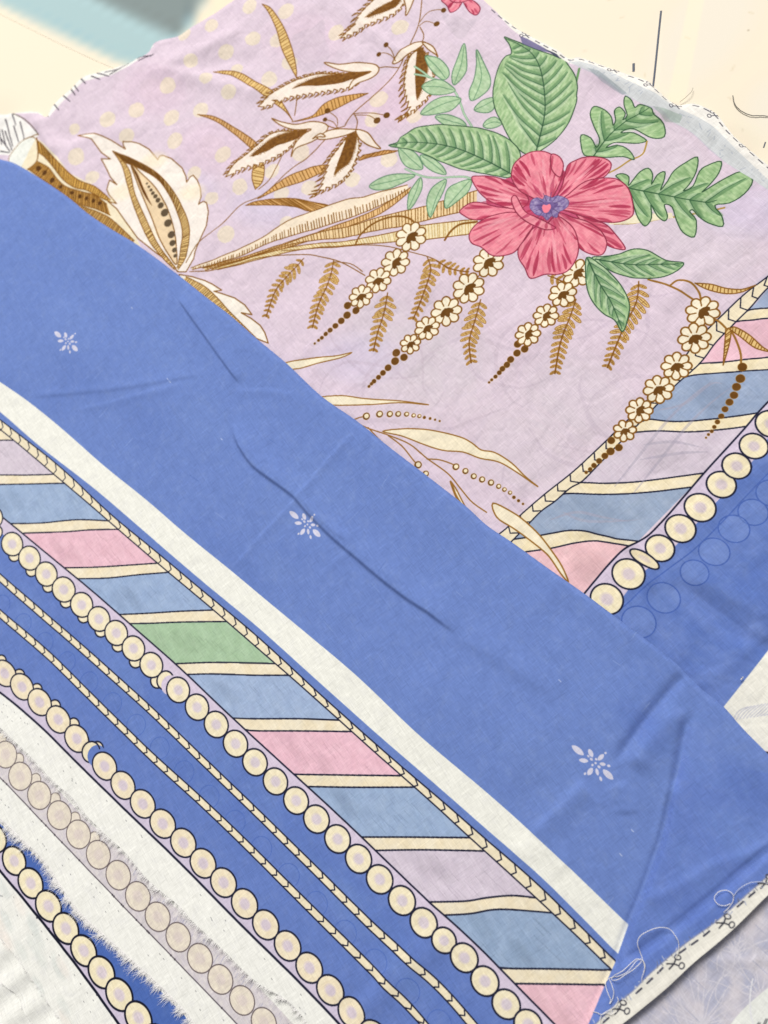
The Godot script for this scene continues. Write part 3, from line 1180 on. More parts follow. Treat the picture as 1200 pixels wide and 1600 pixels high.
	# the large cream leaf with a seeded heart
	var leaf := P("-3243,-3877 -3141,-3874 -3045,-3851 -2947,-3807 -2833,-3739 -2682,-3631 -2708,-3677 -2711,-3712 -2619,-3697 -2532,-3662 -2422,-3589 -2314,-3457 -2297,-3495 -2264,-3496 -2164,-3440 -2048,-3329 -2000,-3235 -1988,-3174 -1960,-3223 -1928,-3238 -1877,-3177 -1837,-3086 -1824,-3000 -1844,-2925 -1800,-2951 -1767,-2934 -1740,-2840 -1748,-2700 -1802,-2567 -1844,-2459 -1851,-2384 -1918,-2266 -1996,-2275 -2110,-2389 -2266,-2510 -2447,-2662 -2595,-2851 -2706,-2999 -2813,-3094 -2712,-3053 -2806,-3160 -2834,-3218 -2816,-3317 -2733,-3258 -2813,-3351 -2857,-3433 -2934,-3561 -2834,-3546 -2942,-3632 -3060,-3790")
	shape(s, leaf, Color("f4ebe2"), BROWN, 1.1 * MM)
	for e in P("-2218,-2710 -1920,-3059 -2669,-3167 -2355,-3457"):
		s.cloud(e, 0.018, 0.012, Color("f6e6c8"), 0.6)
	hatched(s, P("-2822,-3633 -2625,-3418 -2529,-3147 -2378,-2849 -2233,-2583 -2084,-2386 -2026,-2316"), P("-2822,-3633 -2699,-3456 -2613,-3226 -2478,-2908 -2323,-2620 -2152,-2413 -2038,-2305"), GOLD, DARKBROWN, 2.3 * MM, 0.8 * MM)
	hatched(s, P("-2822,-3633 -2601,-3516 -2345,-3347 -2152,-3146 -1998,-2901 -1914,-2671 -1931,-2419 -1998,-2301"), P("-2659,-3477 -2513,-3400 -2295,-3246 -2158,-3067 -2062,-2884 -1992,-2681 -1994,-2477 -2013,-2315"), GOLD, DARKBROWN, 2.3 * MM, 0.8 * MM)
	shape(s, smooth(P("-2601,-3455 -2480,-3341 -2314,-3169 -2190,-2980 -2107,-2793 -2050,-2592 -2022,-2354 -2117,-2467 -2226,-2647 -2326,-2868 -2444,-3108 -2529,-3281"), true), Color("ecd3ae"), BROWN)
	s.fill(smooth(P("-2601,-3455 -2522,-3348 -2438,-3187 -2371,-3058 -2323,-2972 -2415,-3091 -2515,-3279"), true), Color("6e451a"))
	for e in PR("-2400,-3215,12 -2376,-3178,14 -2352,-3142,16 -2329,-3105,20 -2298,-3068,23 -2267,-3024,25 -2235,-2967,31 -2188,-2888,40 -2145,-2778,39 -2101,-2657,37 -2081,-2571,31 -2055,-2497,25 -2043,-2439,19"):
		s.dot(Vector2(e[0], e[1]), e[2], Color("60503c"))
	for k in 9:
		s.line(smooth(P("-2009,-2277 -2054,-2345 -2112,-2415 -2185,-2488")) , 0.5 * MM, BROWN)
	# its lower lobes by the fold of the blue cloth
	shape(s, P("-1988,-2249 -1849,-2209 -1731,-2164 -1639,-2111 -1547,-2046 -1621,-2042 -1532,-2008 -1417,-1959 -1314,-1882 -1240,-1785 -1345,-1813 -1244,-1749 -1155,-1676 -1109,-1606 -1067,-1503 -1159,-1546 -1308,-1619 -1630,-1829 -1974,-2173"), Color("f4ecdf"), BROWN, 1.1 * MM)
	hatched(s, P("-1914,-2216 -1727,-2108 -1578,-1970 -1471,-1850 -1365,-1743 -1184,-1560"), P("-1948,-2170 -1801,-2079 -1663,-1930 -1566,-1799 -1458,-1680 -1301,-1524"), GOLD, DARKBROWN, 2.3 * MM, 0.8 * MM)
	# upright golden blades
	blade(s, P("-1336,-4942 -1264,-4835 -1174,-4634 -1110,-4415 -995,-4175 -946,-4079 -958,-4195 -1007,-4394 -1104,-4647 -1240,-4871"), GOLD, BROWN, 2.6 * MM)
	blade(s, P("-1801,-4304 -1674,-4293 -1512,-4234 -1334,-4098 -1174,-3981 -1064,-3828 -960,-3638 -1034,-3743 -1194,-3891 -1397,-4063 -1589,-4215 -1698,-4263"), GOLD, BROWN, 2.6 * MM)
	blade(s, P("-1934,-3875 -1743,-3808 -1537,-3665 -1348,-3514 -1272,-3417 -1314,-3384 -1395,-3463 -1533,-3598 -1726,-3757"), Color("d5a872"), BROWN, 2.6 * MM)
	blade(s, P("-1282,-2993 -1321,-3114 -1305,-3253 -1232,-3280 -1208,-3199 -1218,-3060"), GOLD, BROWN, 2.6 * MM)
	blade(s, P("-965,-3626 -867,-3635 -757,-3655 -652,-3754 -473,-3799 -251,-3785 -410,-3730 -587,-3664 -756,-3629 -879,-3624"), Color("d8a766"), BROWN, 2.6 * MM)
	blade(s, P("40,-3173 -86,-3200 -225,-3191 -283,-3188 -317,-3143 -212,-3158 -85,-3162"), Color("d5a066"), BROWN, 2.4 * MM)
	blade(s, P("-1251,-2893 -1150,-2967 -972,-3074 -768,-3138 -612,-3145 -651,-3076 -823,-3014 -1027,-2968"), Color("dcae72"), BROWN, 2.6 * MM)
	blade(s, P("-1366,-2846 -1268,-2870 -1095,-2871 -899,-2849 -715,-2786 -570,-2729 -735,-2702 -894,-2768 -1091,-2807"), Color("dcae72"), BROWN, 2.4 * MM)
	# thin stems
	for e in [P("223,-4777 206,-4449 124,-4217 30,-4002 -100,-3840 -375,-3608 -460,-3495"), P("-642,-3391 -798,-3244 -945,-3146 -1209,-2925 -1417,-2859 -1588,-2692 -1813,-2543 -1926,-2355"), P("-946,-4085 -929,-3883 -944,-3688"), P("-1024,-3344 -1089,-3194 -1156,-3063 -1251,-2988")]:
		s.line(smooth(e), 0.9 * MM, BROWN)
	# the sheaf of long stems that fans out from the leaf's foot
	hatched(s, P("-1870,-2298 -1639,-2359 -1425,-2420 -1183,-2502 -948,-2638 -652,-2716 -419,-2775 -274,-2779 -131,-2801 128,-2836"), P("-1855,-2278 -1605,-2317 -1359,-2363 -1118,-2444 -856,-2497 -585,-2547 -355,-2602 -127,-2667 152,-2784"), Color("f3e3cc"), BROWN, 2.7 * MM, 0.9 * MM, true, 0.55, -0.012)
	hatched(s, P("-1729,-2295 -1357,-2344 -1055,-2406 -759,-2472 -411,-2561 -127,-2649 157,-2808"), P("-1740,-2277 -1330,-2310 -1017,-2364 -721,-2425 -386,-2515 -102,-2592 152,-2772"), Color("e6be88"), BROWN, 2.6 * MM, 0.8 * MM)
	hatched(s, P("-1754,-2285 -1356,-2325 -995,-2404 -677,-2486 -351,-2517 -28,-2575 305,-2619 728,-2689"), P("-1727,-2263 -1234,-2341 -833,-2415 -445,-2414 -64,-2443 160,-2455 417,-2497 729,-2525"), Color("ecd0a2"), BROWN, 2.8 * MM, 0.8 * MM)
	hatched(s, P("-1663,-2262 -1234,-2335 -832,-2384 -404,-2379 -62,-2395 271,-2435 730,-2432"), P("-1599,-2249 -1170,-2303 -812,-2345 -402,-2337 -60,-2318 312,-2301 730,-2305"), Color("efe0b8"), Color("c09a52"), 2.4 * MM, 0.5 * MM)
	s.line(smooth(P("-1879,-2262 -1600,-2255 -1232,-2310 -989,-2312 -750,-2289 -631,-2257 -454,-2194 -220,-2037")), 0.9 * MM, BROWN)
	s.line(smooth(P("-992,-2355 -517,-2333 -287,-2323 -59,-2288 221,-2184 386,-2107 494,-2014")), 0.8 * MM, BROWN)
	s.line(smooth(P("-316,-2332 -278,-2411 -179,-2494 -38,-2547 102,-2540 192,-2480 216,-2395")), 1.7 * MM, BROWN)
	s.line(smooth(P("464,-2276 517,-2356 597,-2403 730,-2409")), 1.9 * MM, BROWN)
	s.line(smooth(P("-512,-2201 -349,-2158 -243,-2075")), 0.8 * MM, BROWN)
	# sprigs of scalloped pods
	for e in [
		[P("-1312,-3846 -1210,-3947 -1087,-4018 -951,-4060 -747,-4087 -562,-4052 -409,-4009 -259,-4006 -345,-3919 -434,-3877 -615,-3878 -806,-3886 -979,-3885 -1079,-3877 -1178,-3835 -1312,-3846"), P("-971,-3970 -850,-4027 -684,-4049 -439,-4028 -217,-4005 -347,-3971 -431,-3961 -569,-3941 -729,-3958 -885,-3980")],
		[P("-540,-4413 -458,-4497 -392,-4537 -359,-4638 -242,-4747 -135,-4818 104,-4831 72,-4677 3,-4586 -103,-4542 -234,-4517 -353,-4462 -540,-4413"), P("-297,-4584 -190,-4655 -48,-4704 58,-4774 1,-4653 -105,-4609 -200,-4590")],
		[P("4,-3478 89,-3520 134,-3562 96,-3683 75,-3827 89,-3965 121,-4088 207,-4148 283,-4081 332,-3931 346,-3763 314,-3668 236,-3594 134,-3525 4,-3478"), P("206,-4174 272,-4058 286,-3914 255,-3780 200,-3651 179,-3820 181,-3999")],
		[P("-1592,-3167 -1558,-3240 -1499,-3309 -1395,-3371 -1275,-3469 -1154,-3554 -967,-3542 -873,-3513 -917,-3424 -999,-3347 -1132,-3284 -1292,-3238 -1418,-3232 -1592,-3167"), P("-1349,-3338 -1253,-3427 -1157,-3489 -1009,-3523 -812,-3516 -906,-3448 -1004,-3425 -1102,-3409 -1199,-3366")],
		[P("-767,-2868 -672,-2879 -647,-2988 -611,-3107 -591,-3192 -534,-3259 -398,-3427 -338,-3391 -310,-3286 -340,-3153 -395,-3037 -485,-2951 -614,-2908 -767,-2868"), P("-386,-3431 -343,-3373 -357,-3268 -399,-3137 -490,-3064 -536,-3033 -495,-3177 -453,-3309 -432,-3394")]]:
		sprig_body(s, smooth(e[0], false, 3), e[1])
	for e in [P("-684,-4188 -535,-4146 -353,-4123 -208,-4075 -158,-4020 -180,-3965 -250,-3927 -357,-3908 -433,-3857 -394,-3954 -229,-4001 -410,-4035 -570,-4106"), P("-1170,-3701 -1066,-3644 -926,-3594 -754,-3590 -618,-3528 -662,-3446 -781,-3388 -913,-3346 -952,-3269 -928,-3387 -846,-3476 -775,-3516 -936,-3543 -1064,-3604"),
			P("-716,-3422 -615,-3476 -483,-3473 -340,-3442 -374,-3423 -492,-3398 -624,-3394"), P("-351,-3444 -244,-3395 -170,-3288 -122,-3224 -216,-3264 -312,-3343"), P("-36,-4054 38,-4156 153,-4218 258,-4203 212,-4160 121,-4114 29,-4054"), P("234,-4208 328,-4150 375,-4037 352,-4068 282,-4133"),
			P("33,-4821 73,-4610 76,-4517 132,-4624 164,-4791"), P("-637,-3422 -710,-3434 -758,-3423 -687,-3463")]:
		petal_leaf(s, e)
	for e in [[P("-7,-4068 -43,-4121 -116,-4168 -163,-4164"), 11], [P("-13,-4089 -45,-4173 -94,-4235"), 11], [P("202,-4384 265,-4417 358,-4377"), 13], [P("207,-4422 275,-4500 356,-4515 419,-4501"), 11], [P("-375,-3601 -245,-3591 -73,-3536"), 14], [P("-357,-3585 -244,-3566 -159,-3500"), 15], [P("-527,-3512 -536,-3591 -624,-3671"), 13], [P("-526,-3493 -571,-3558 -645,-3590"), 10]]:
		berry(s, e[0], e[1] * 0.00021)
	s.line(smooth(P("-159,-4026 -82,-4024 19,-3998")), 0.9 * MM, BROWN)
	s.line(smooth(P("208,-4370 244,-4284 234,-4208")), 0.9 * MM, BROWN)
	s.line(smooth(P("-375,-3601 -343,-3532 -351,-3444")), 0.9 * MM, BROWN)
	s.line(smooth(P("-460,-3495 -544,-3490 -618,-3528")), 0.9 * MM, BROWN)
	# lower spray by the fold of the blue cloth
	for e in [P("-931,-1295 -903,-1310 -684,-1332 -457,-1336 -312,-1357 -400,-1320 -546,-1292 -830,-1246"), P("-593,-975 -386,-983 -198,-948 20,-917 159,-897 350,-857 144,-887 -87,-891 -472,-906"),
			P("-20,-655 165,-666 375,-643 601,-578 703,-521 778,-460 883,-434 1015,-342 1112,-237 1207,-154 1015,-296 902,-362 769,-394 633,-452 465,-476 273,-549 135,-609"), P("535,-220 581,-162 652,-24 692,28 602,-55")]:
		shape(s, smooth(e, true, 4), Color("f2e7cc"), Color("96692a"), 1.0 * MM)
	for e in [P("-312,-780 -145,-689 29,-620 205,-536 348,-414 519,-282 621,-156 707,-52 820,32"), P("29,-615 142,-524 234,-409 261,-376"), P("348,-409 446,-399 543,-363 579,-341"), P("-145,-695 -62,-604 -7,-548"), P("-268,-772 -219,-786 -165,-793"), P("550,-204 581,-117 622,-45")]:
		s.line(smooth(e), 1.0 * MM, Color("96692a"))
	for e in [PR("-165,-793,35 -52,-802,33 34,-797,30 104,-793,27 173,-788,23 231,-774,20 278,-766,18 320,-752,14 368,-739,12 409,-726,9 446,-713,8"), PR("579,-336,31 655,-297,27 720,-253,26 785,-225,27 854,-197,27 913,-165,22 957,-138,19 1000,-112,17 1029,-76,14 1063,-50,12 1096,-24,9"), PR("276,-365,34 340,-290,28")]:
		drops(s, e, true)
	# ferns and hanging strings of blossom
	for e in [[P("-778,-2256 -851,-2181 -919,-2116 -1031,-1990 -1106,-1754"), 0.0085], [P("-507,-2218 -524,-2095 -559,-1957 -616,-1823 -669,-1607"), 0.0105], [P("-13,-1853 -41,-1690 -91,-1519 -124,-1353"), 0.0095], [P("320,-2137 350,-2002 284,-1793 207,-1603"), 0.0095], [P("397,-2094 494,-2025 580,-1987 665,-1966"), 0.007], [P("766,-1714 720,-1542 675,-1366 692,-1186"), 0.010], [P("1514,-1637 1463,-1487 1392,-1297 1345,-1044"), 0.0095], [P("1985,-1736 1961,-1564 1861,-1365 1737,-1060"), 0.0105], [P("1300,-1866 1379,-1824 1467,-1760"), 0.006]]:
		fern(s, e[0], e[1])
	for e in [P("207,-2326 46,-2123 -105,-1978 -247,-1848"), P("863,-2056 666,-1825 484,-1643 327,-1513 190,-1387"), P("1542,-1861 1412,-1691 1282,-1521 1142,-1378")]:
		s.line(e, 1.0 * MM, BROWN)
	var blooms := [PR("173,-2342,148 46,-2123,136 -100,-1977,125 -247,-1848,114 826,-2032,141 666,-1825,146 484,-1643,141 327,-1513,114 190,-1387,93 1527,-1857,129 1412,-1691,118 1282,-1521,108 1142,-1378,108"), PR("2433,-1444,134 2366,-1242,128 2232,-1036,119 2099,-861,119 1958,-706,105 1849,-554,90")]
	# the striped border
	var left := smooth(P("894,221 966,164 1096,45 1254,-88 1411,-210 1506,-290 1648,-421 1775,-543 1893,-655 2010,-777 2128,-899 2245,-1035 2331,-1154 2411,-1253 2550,-1387 2680,-1511 2781,-1597 2895,-1681 3167,-1910"))
	var right := smooth(P("990,282 1038,234 1220,48 1334,-36 1443,-130 1537,-185 1645,-293 1772,-425 1960,-612 2100,-761 2226,-892 2347,-997 2425,-1076 2520,-1203 2672,-1355 2764,-1446 2890,-1590 3162,-1828"))
	var lineb := smooth(P("1475,722 1535,653 1623,547 1706,450 1811,344 1919,285 1996,235 2068,162 2146,76 2282,-84 2387,-208 2532,-367 2672,-521 2763,-630 2839,-712 3108,-995"))
	s.fill(between(right, lineb), LILAC)
	var bars := [[P("2705,-1392 2750,-1423 2816,-1431 2880,-1430 3177,-1415"), P("2623,-1334 2680,-1344 2768,-1345 2876,-1350 3173,-1346")], [P("2317,-1024 2380,-1039 2569,-1039 2717,-1047 2859,-1050 3112,-1058"), P("2250,-930 2340,-953 2565,-955 2712,-959 2853,-957 3106,-971")],
		[P("1978,-620 2037,-632 2171,-609 2295,-601 2405,-604 2622,-620 2771,-635"), P("1880,-527 1944,-539 2106,-539 2300,-518 2475,-523 2690,-539")], [P("1471,-153 1504,-172 1592,-168 1688,-160 1888,-161 2093,-177 2256,-194 2383,-208"), P("1339,-60 1419,-92 1641,-79 1786,-74 1943,-78 2121,-90 2296,-108")],
		[P("966,257 1014,248 1204,223 1331,202 1415,189 1498,191 1566,202 1634,223 1711,243 1786,264 1919,281"), P("1052,360 1123,342 1227,329 1330,312 1482,281 1606,270 1687,281 1741,291 1865,317")]]
	var fields := [Color("a3b2cf"), PINK, Color("97a8c6"), Color("d5c8d6"), Color("98a9c4"), Color("efc3c8")]
	for k in 6:
		var a: PackedVector2Array = smooth(P("2797,-1494 3161,-1808") if k == 0 else bars[k - 1][1])
		var b: PackedVector2Array = smooth(P("1384,750 1535,658 1659,552") if k == 5 else bars[k][0])
		var poly := between(a, b)
		if k == 0:
			poly = P("2713,-1391 2796,-1468 2889,-1575 3161,-1808 3135,-1419 2880,-1430")
		if k == 5:
			poly = between(smooth(bars[4][1]), P("1295,492 1535,658 1637,538"))
		s.wash(poly, fields[k], fields[k].lightened(0.10), noise, 60, 90, 0.6)
		mark(poly, "border_stripe")
		for i in 3:
			s.cloud(at(a, rnd(0.2, 0.8)).lerp(at(b, 0.5), 0.5), 0.02, 0.014, fields[k].darkened(0.08), 0.35, 0.8)
	for k in 5:
		var poly := between(smooth(bars[k][0]), smooth(bars[k][1]))
		s.wash(poly, Color("efe0ba"), Color("f4e8cc"), noise, 60, 60)
		s.line(smooth(bars[k][0]), 1.1 * MM, INK)
		s.line(smooth(bars[k][1]), 1.1 * MM, INK)
		mark(poly, "border_bar")
	# shapes of the layer beneath, seen through the stripes
	for e in [P("1765,-132 1952,-367 2140,-601 2324,-786 2506,-920"), P("1899,-79 2085,-312 2270,-544 2454,-728 2634,-862"), P("1977,-439 2179,-452 2395,-393"), P("1951,-328 2219,-363 2437,-362"), P("1299,104 1486,51 1669,95 1870,134"), P("1393,49 1577,126 1937,121"), P("2098,-702 2278,-739 2460,-874 2548,-868")]:
		s.tint(taper(smooth(e), 2.2 * MM), Color("a9a3b4"), 0.45)
	chain(s, left, right, 11.8 * MM, -4.2 * MM, INK, Color("efe2c4"))
	mark(between(left, right), "chevron_band")
	# right spray over the border
	for e in [P("2055,-1744 2179,-1693 2277,-1625 2374,-1548"), P("2211,-1679 2272,-1715 2362,-1679 2413,-1606 2424,-1548"), P("2612,-1295 2651,-1206 2677,-1104 2677,-1025"), P("2465,-1375 2527,-1369 2586,-1302")]:
		s.line(smooth(e), 1.5 * MM, Color("96692a"))
	blade(s, P("2809,-1619 2715,-1594 2610,-1610 2496,-1659 2389,-1676 2485,-1613 2608,-1569 2714,-1573"), GOLD, BROWN, 2.2 * MM)
	blade(s, P("2555,-1015 2569,-1138 2586,-1292 2621,-1294 2607,-1185"), GOLD, BROWN, 2.0 * MM)
	blade(s, P("2886,-1087 2777,-1130 2695,-1212 2612,-1290 2648,-1302 2740,-1238 2821,-1141"), GOLD, BROWN, 2.0 * MM)
	drops(s, PR("2684,-990,37 2666,-903,37 2637,-842,34 2617,-780,32 2584,-729,30 2551,-678,26 2523,-626,23 2495,-584,20 2472,-547,16 2453,-515,14 2430,-492,11 2412,-469,7"))
	drops(s, PR("-363,-1779,37 -287,-1726,36 -365,-1693,37 -414,-1646,33 -463,-1604,29 -507,-1568,25 -545,-1537,22 -578,-1506,18 -606,-1485,14 -639,-1460,10"))
	drops(s, PR("73,-1319,38 139,-1275,35 65,-1248,38 6,-1197,32 -36,-1156,27 -73,-1121,23 -110,-1090,21 -131,-1070,16 -152,-1049,13"))
	drops(s, PR("1062,-1305,34 1116,-1258,33 1056,-1231,33 1006,-1182,31 976,-1142,28 941,-1113,25 916,-1083,21 886,-1053,18 856,-1029,13 836,-1009,10"))
	drops(s, PR("1751,-485,31 1804,-428,31 1744,-402,33 1702,-369,27 1660,-332,24 1622,-299,21 1594,-271,17 1565,-248,13"))
	for list in blooms:
		for b in list:
			blossom(s, Vector2(b[0], b[1]), b[2] * 0.90, 8 if b[2] > 0.0118 else 8 if b[2] > 0.0095 else 7, rnd(0, 1))
			mark(ring(Vector2(b[0], b[1]), b[2], b[2], 0, 18), "printed_blossom")
	# beads, and the blue margin with the ghosts of beads below
	var margin := smooth(P("1497,782 1734,745 1889,567 2006,458 2113,377 2247,241 2387,87 2535,-75 2643,-202 2768,-346 2869,-510 3091,-733"))
	s.fill(between(lineb, margin), Color("d6c8dc"))
	s.line(lineb, 1.3 * MM, INK)
	var mpoly := margin.duplicate()
	mpoly.append_array(P("3207,-631 3122,606 2738,1047 2437,1428 2308,1579 2051,1842 1471,989"))
	s.wash(mpoly, Color("5f79be"), Color("6f87c7"), noise, 25, 40, 0.7)
	mark(mpoly, "blue_margin")
	for e in PR("2698,87,100 2567,202,105 2429,364,105 2292,511,96 2080,687,114 1906,858,119 2822,-46,100"):
		s.tint(ring(Vector2(e[0], e[1]), e[2], e[2] * 0.92, 0.5), Color("7f97d2"), 0.35)
		s.closed(ring(Vector2(e[0], e[1]), e[2], e[2] * 0.92, 0.5), 0.9 * MM, Color("4b66b0"))
	s.line(smooth(P("1742,796 1832,727 1966,600 2131,473 2299,343 2485,159 2721,-96 2985,-363")), 0.9 * MM, Color("4d68b2"))
	for e in PR("1691,695,111 1846,516,110 2067,334,96 2211,194,101 2350,44,103 2499,-119,96 2607,-250,94 2728,-390,93 2847,-549,98 2964,-694,98"):
		var o := Vector2(e[0], e[1])
		bead(s, o, e[2] * 1.06, e[2] * 0.96, INK, Color("f0e3bf"), Color("cfc0d4"), 0.64)
		mark(ring(o, e[2], e[2] * 0.95), "printed_bead")
	var thin := P("1959,411")[0]
	bead(s, thin, 0.0115, 0.0042, INK, Color("efdfba"), Color("d9cbc8"), 0.6)
	mark(ring(thin, 0.0115, 0.0042, 0.6), "printed_bead")
	var edge := P("2344,1670 2437,1428 2738,1047 3124,576 3023,2031 2286,2076")
	s.fill(edge, Color("eeece2"))
	mark(edge, "white_margin")
	for k in 16:
		var a := P("2493,1510 2643,1316")
		s.line(smooth(PackedVector2Array([a[0] + Vector2(k * 0.0022, k * -0.0004), a[0] + Vector2(k * 0.0022 + 0.004, -0.006), a[0] + Vector2(k * 0.0022 + 0.010, -0.009 - k * 0.0005)])), 0.6 * MM, Color("c6c7d2"))
	# last blade of the lower spray, over the border
	shape(s, smooth(P("869,-37 1015,37 1110,109 1218,218 1311,345 1379,455 1423,569 1369,507 1296,393 1241,334 1110,226 1014,155 899,74"), true, 4), Color("f1e6cc"), Color("96692a"), 1.1 * MM)
	# pale green sprays
	var pale := [Color("c3d9b6"), Color("a2c198"), Color("6c9472")]
	for e in [P("172,-3898 287,-3850 470,-3740 539,-3646 584,-3526 619,-3415 680,-3300"), P("108,-2991 261,-2895 411,-2860 592,-2845 689,-2801"), P("299,-3848 241,-3910 170,-3975")]:
		s.line(smooth(e), 1.9 * MM, Color("7ba183"))
		s.line(smooth(e), 1.0 * MM, Color("b4d0b2"))
	for e in [[P("266,-4065 370,-4026 456,-3926 480,-3832 430,-3791 338,-3885 285,-3978"), P("272,-4058 377,-3922 447,-3807")], [P("606,-4119 630,-3961 620,-3831 526,-3729 503,-3822 535,-3948"), P("606,-4093 580,-3908 526,-3742")], [P("718,-4032 786,-3880 836,-3733 814,-3626 683,-3539 655,-3637 693,-3754 714,-3894"), P("719,-4007 759,-3760 694,-3549")], [P("238,-3764 339,-3809 436,-3778 533,-3678 455,-3649 325,-3666"), P("249,-3762 392,-3729 516,-3681")],
			[P("238,-3488 304,-3576 438,-3627 584,-3581 529,-3492 435,-3465"), P("249,-3492 417,-3549 573,-3577")], [P("363,-3447 474,-3440 586,-3377 631,-3309 515,-3322 431,-3361"), P("374,-3439 509,-3372 620,-3317")], [P("869,-3542 766,-3530 701,-3449 804,-3407 869,-3444"), P("706,-3448 793,-3482 864,-3518")], [P("778,-3284 805,-3340 875,-3358 934,-3281 848,-3253"), P("783,-3289 859,-3312 923,-3289")],
			[P("45,-3203 143,-3169 218,-3096 260,-2967 147,-2991 71,-3076"), P("57,-3189 156,-3075 248,-2975")], [P("240,-3104 353,-3050 437,-2958 460,-2883 349,-2930 259,-3022"), P("252,-3090 359,-2994 449,-2896")], [P("-208,-2873 -96,-2936 35,-2953 194,-2917 111,-2869 -41,-2824 -149,-2828"), P("-191,-2871 -9,-2893 177,-2907")], [P("245,-2885 258,-2781 194,-2652 139,-2606 142,-2744 185,-2822"), P("239,-2874 203,-2753 150,-2629")], [P("467,-2834 446,-2736 393,-2624 335,-2503 300,-2638 330,-2752 396,-2814"), P("456,-2817 387,-2691 340,-2531")], [P("673,-2803 663,-2704 594,-2637 470,-2567 458,-2674 506,-2768"), P("663,-2787 583,-2698 481,-2583")]]:
		var q := smooth(e[0], true)
		s.wash(q, pale[0], pale[1], noise, 120, 300, 0.7)
		s.line(smooth(e[1]), 0.7 * MM, pale[2])
		s.closed(q, 0.9 * MM, Color("61896a"))
		mark(q, "pale_leaf")
	# the big green leaves
	s.line(smooth(P("1789,-2693 1869,-2726 1953,-2781 2047,-2822 2084,-2930")), 1.3 * MM, Color("b08f45"))
	s.line(smooth(P("1817,-2242 2009,-2233 2246,-2245 2478,-2262 2625,-2274")), 1.3 * MM, Color("b08f45"))
	s.fill(P("1770,-2293 2011,-2304 2247,-2283 2255,-2239 2009,-2228 1779,-2242"), Color("efe6c8"))
	s.line(P("1529,-3493 1573,-3678"), 2.0 * MM, Color("6f9a64"))
	var big := [
		[P("955,-4110 1020,-4072 1064,-4044 1203,-3953 1382,-3837 1424,-3816 1445,-3818 1486,-3731 1536,-3630 1555,-3530 1548,-3454 1542,-3372 1473,-3189 1373,-3064 1238,-2975 1134,-2968 1019,-3093 929,-3300 875,-3443 858,-3605 895,-3796 961,-3908 1015,-3935 999,-4026"), P("1218,-2990 1282,-3269 1290,-3477 1260,-3726 1192,-3899 1085,-4008 966,-4095"), 9.0, 0.95],
		[P("-47,-3243 27,-3256 60,-3300 116,-3328 212,-3368 403,-3360 570,-3319 751,-3270 897,-3197 1019,-3093 1087,-2975 1050,-2817 992,-2773 897,-2799 753,-2850 591,-2917 425,-3008 274,-3105 143,-3169 28,-3206"), P("1019,-2798 753,-2993 534,-3124 322,-3201 141,-3237 -30,-3240"), 8.5, 0.85],
		[P("1646,-1979 1739,-1973 1845,-1982 1955,-2012 2063,-1983 2186,-1893 2314,-1857 2261,-1795 2149,-1755 1995,-1761 1868,-1802 1746,-1870 1665,-1933"), P("1666,-1960 1809,-1916 1998,-1873 2305,-1853"), 9.0, 0.5],
		[P("1603,-1984 1590,-1850 1602,-1708 1644,-1597 1718,-1499 1797,-1439 1856,-1339 1902,-1465 1909,-1570 1866,-1696 1792,-1811 1694,-1919"), P("1607,-1973 1686,-1769 1777,-1588 1852,-1361"), 9.5, 0.5]]
	for e in big:
		green_leaf(s, e[0], e[1], e[2] * MM, Color("c3d9ac"), Color("8fb380"), Color("42694a"), 0.7, e[3])
		mark(smooth(e[0], true, 5), "printed_leaf")
	var lobed := [
		[P("1674,-2859 1599,-2882 1576,-2973 1578,-3071 1652,-3030 1696,-2936 1722,-3007 1680,-3130 1652,-3252 1683,-3317 1758,-3274 1816,-3194 1829,-3116 1850,-3159 1842,-3242 1883,-3269 1926,-3204 1905,-3149 1940,-3184 1918,-3286 1930,-3360 1978,-3311 2001,-3243 2041,-3264 2122,-3209 2144,-3148 2214,-3061 2215,-2948 2128,-2951 2033,-3024 1961,-3065 1887,-3037 1985,-3020 2080,-2942 2016,-2924 1919,-2940 1835,-2959 1770,-2924 1869,-2925 1946,-2867 1982,-2782 1896,-2818 1798,-2828 1719,-2846"), P("1674,-2865 1787,-3019 1924,-3129 2103,-3213")],
		[P("1838,-2657 1892,-2666 1939,-2631 1932,-2559 1973,-2609 2023,-2668 2086,-2687 2117,-2626 2105,-2545 2151,-2621 2208,-2640 2196,-2559 2170,-2485 2224,-2555 2275,-2636 2371,-2698 2452,-2730 2438,-2611 2382,-2509 2338,-2461 2409,-2489 2461,-2607 2528,-2652 2621,-2665 2598,-2570 2534,-2487 2471,-2425 2547,-2469 2627,-2511 2757,-2557 2833,-2470 2769,-2366 2662,-2306 2558,-2305 2603,-2208 2604,-2122 2506,-2167 2440,-2230 2401,-2289 2377,-2276 2420,-2200 2401,-2064 2320,-2111 2277,-2219 2249,-2332 2193,-2356 2214,-2260 2189,-2220 2139,-2270 2095,-2369 2096,-2260 2046,-2196 1996,-2273 1966,-2387 1945,-2490 1875,-2606"), P("1898,-2553 2079,-2482 2266,-2417 2482,-2343 2573,-2346")]]
	for e in lobed:
		green_leaf(s, e[0], e[1], 10.5 * MM, Color("bdd6a6"), Color("88ad79"), Color("406a47"), 0.8, 0.8, false)
		mark(smooth(e[0], true, 3), "printed_leaf")
	# the pink flower
	var heart := P("1311,-2467")[0]
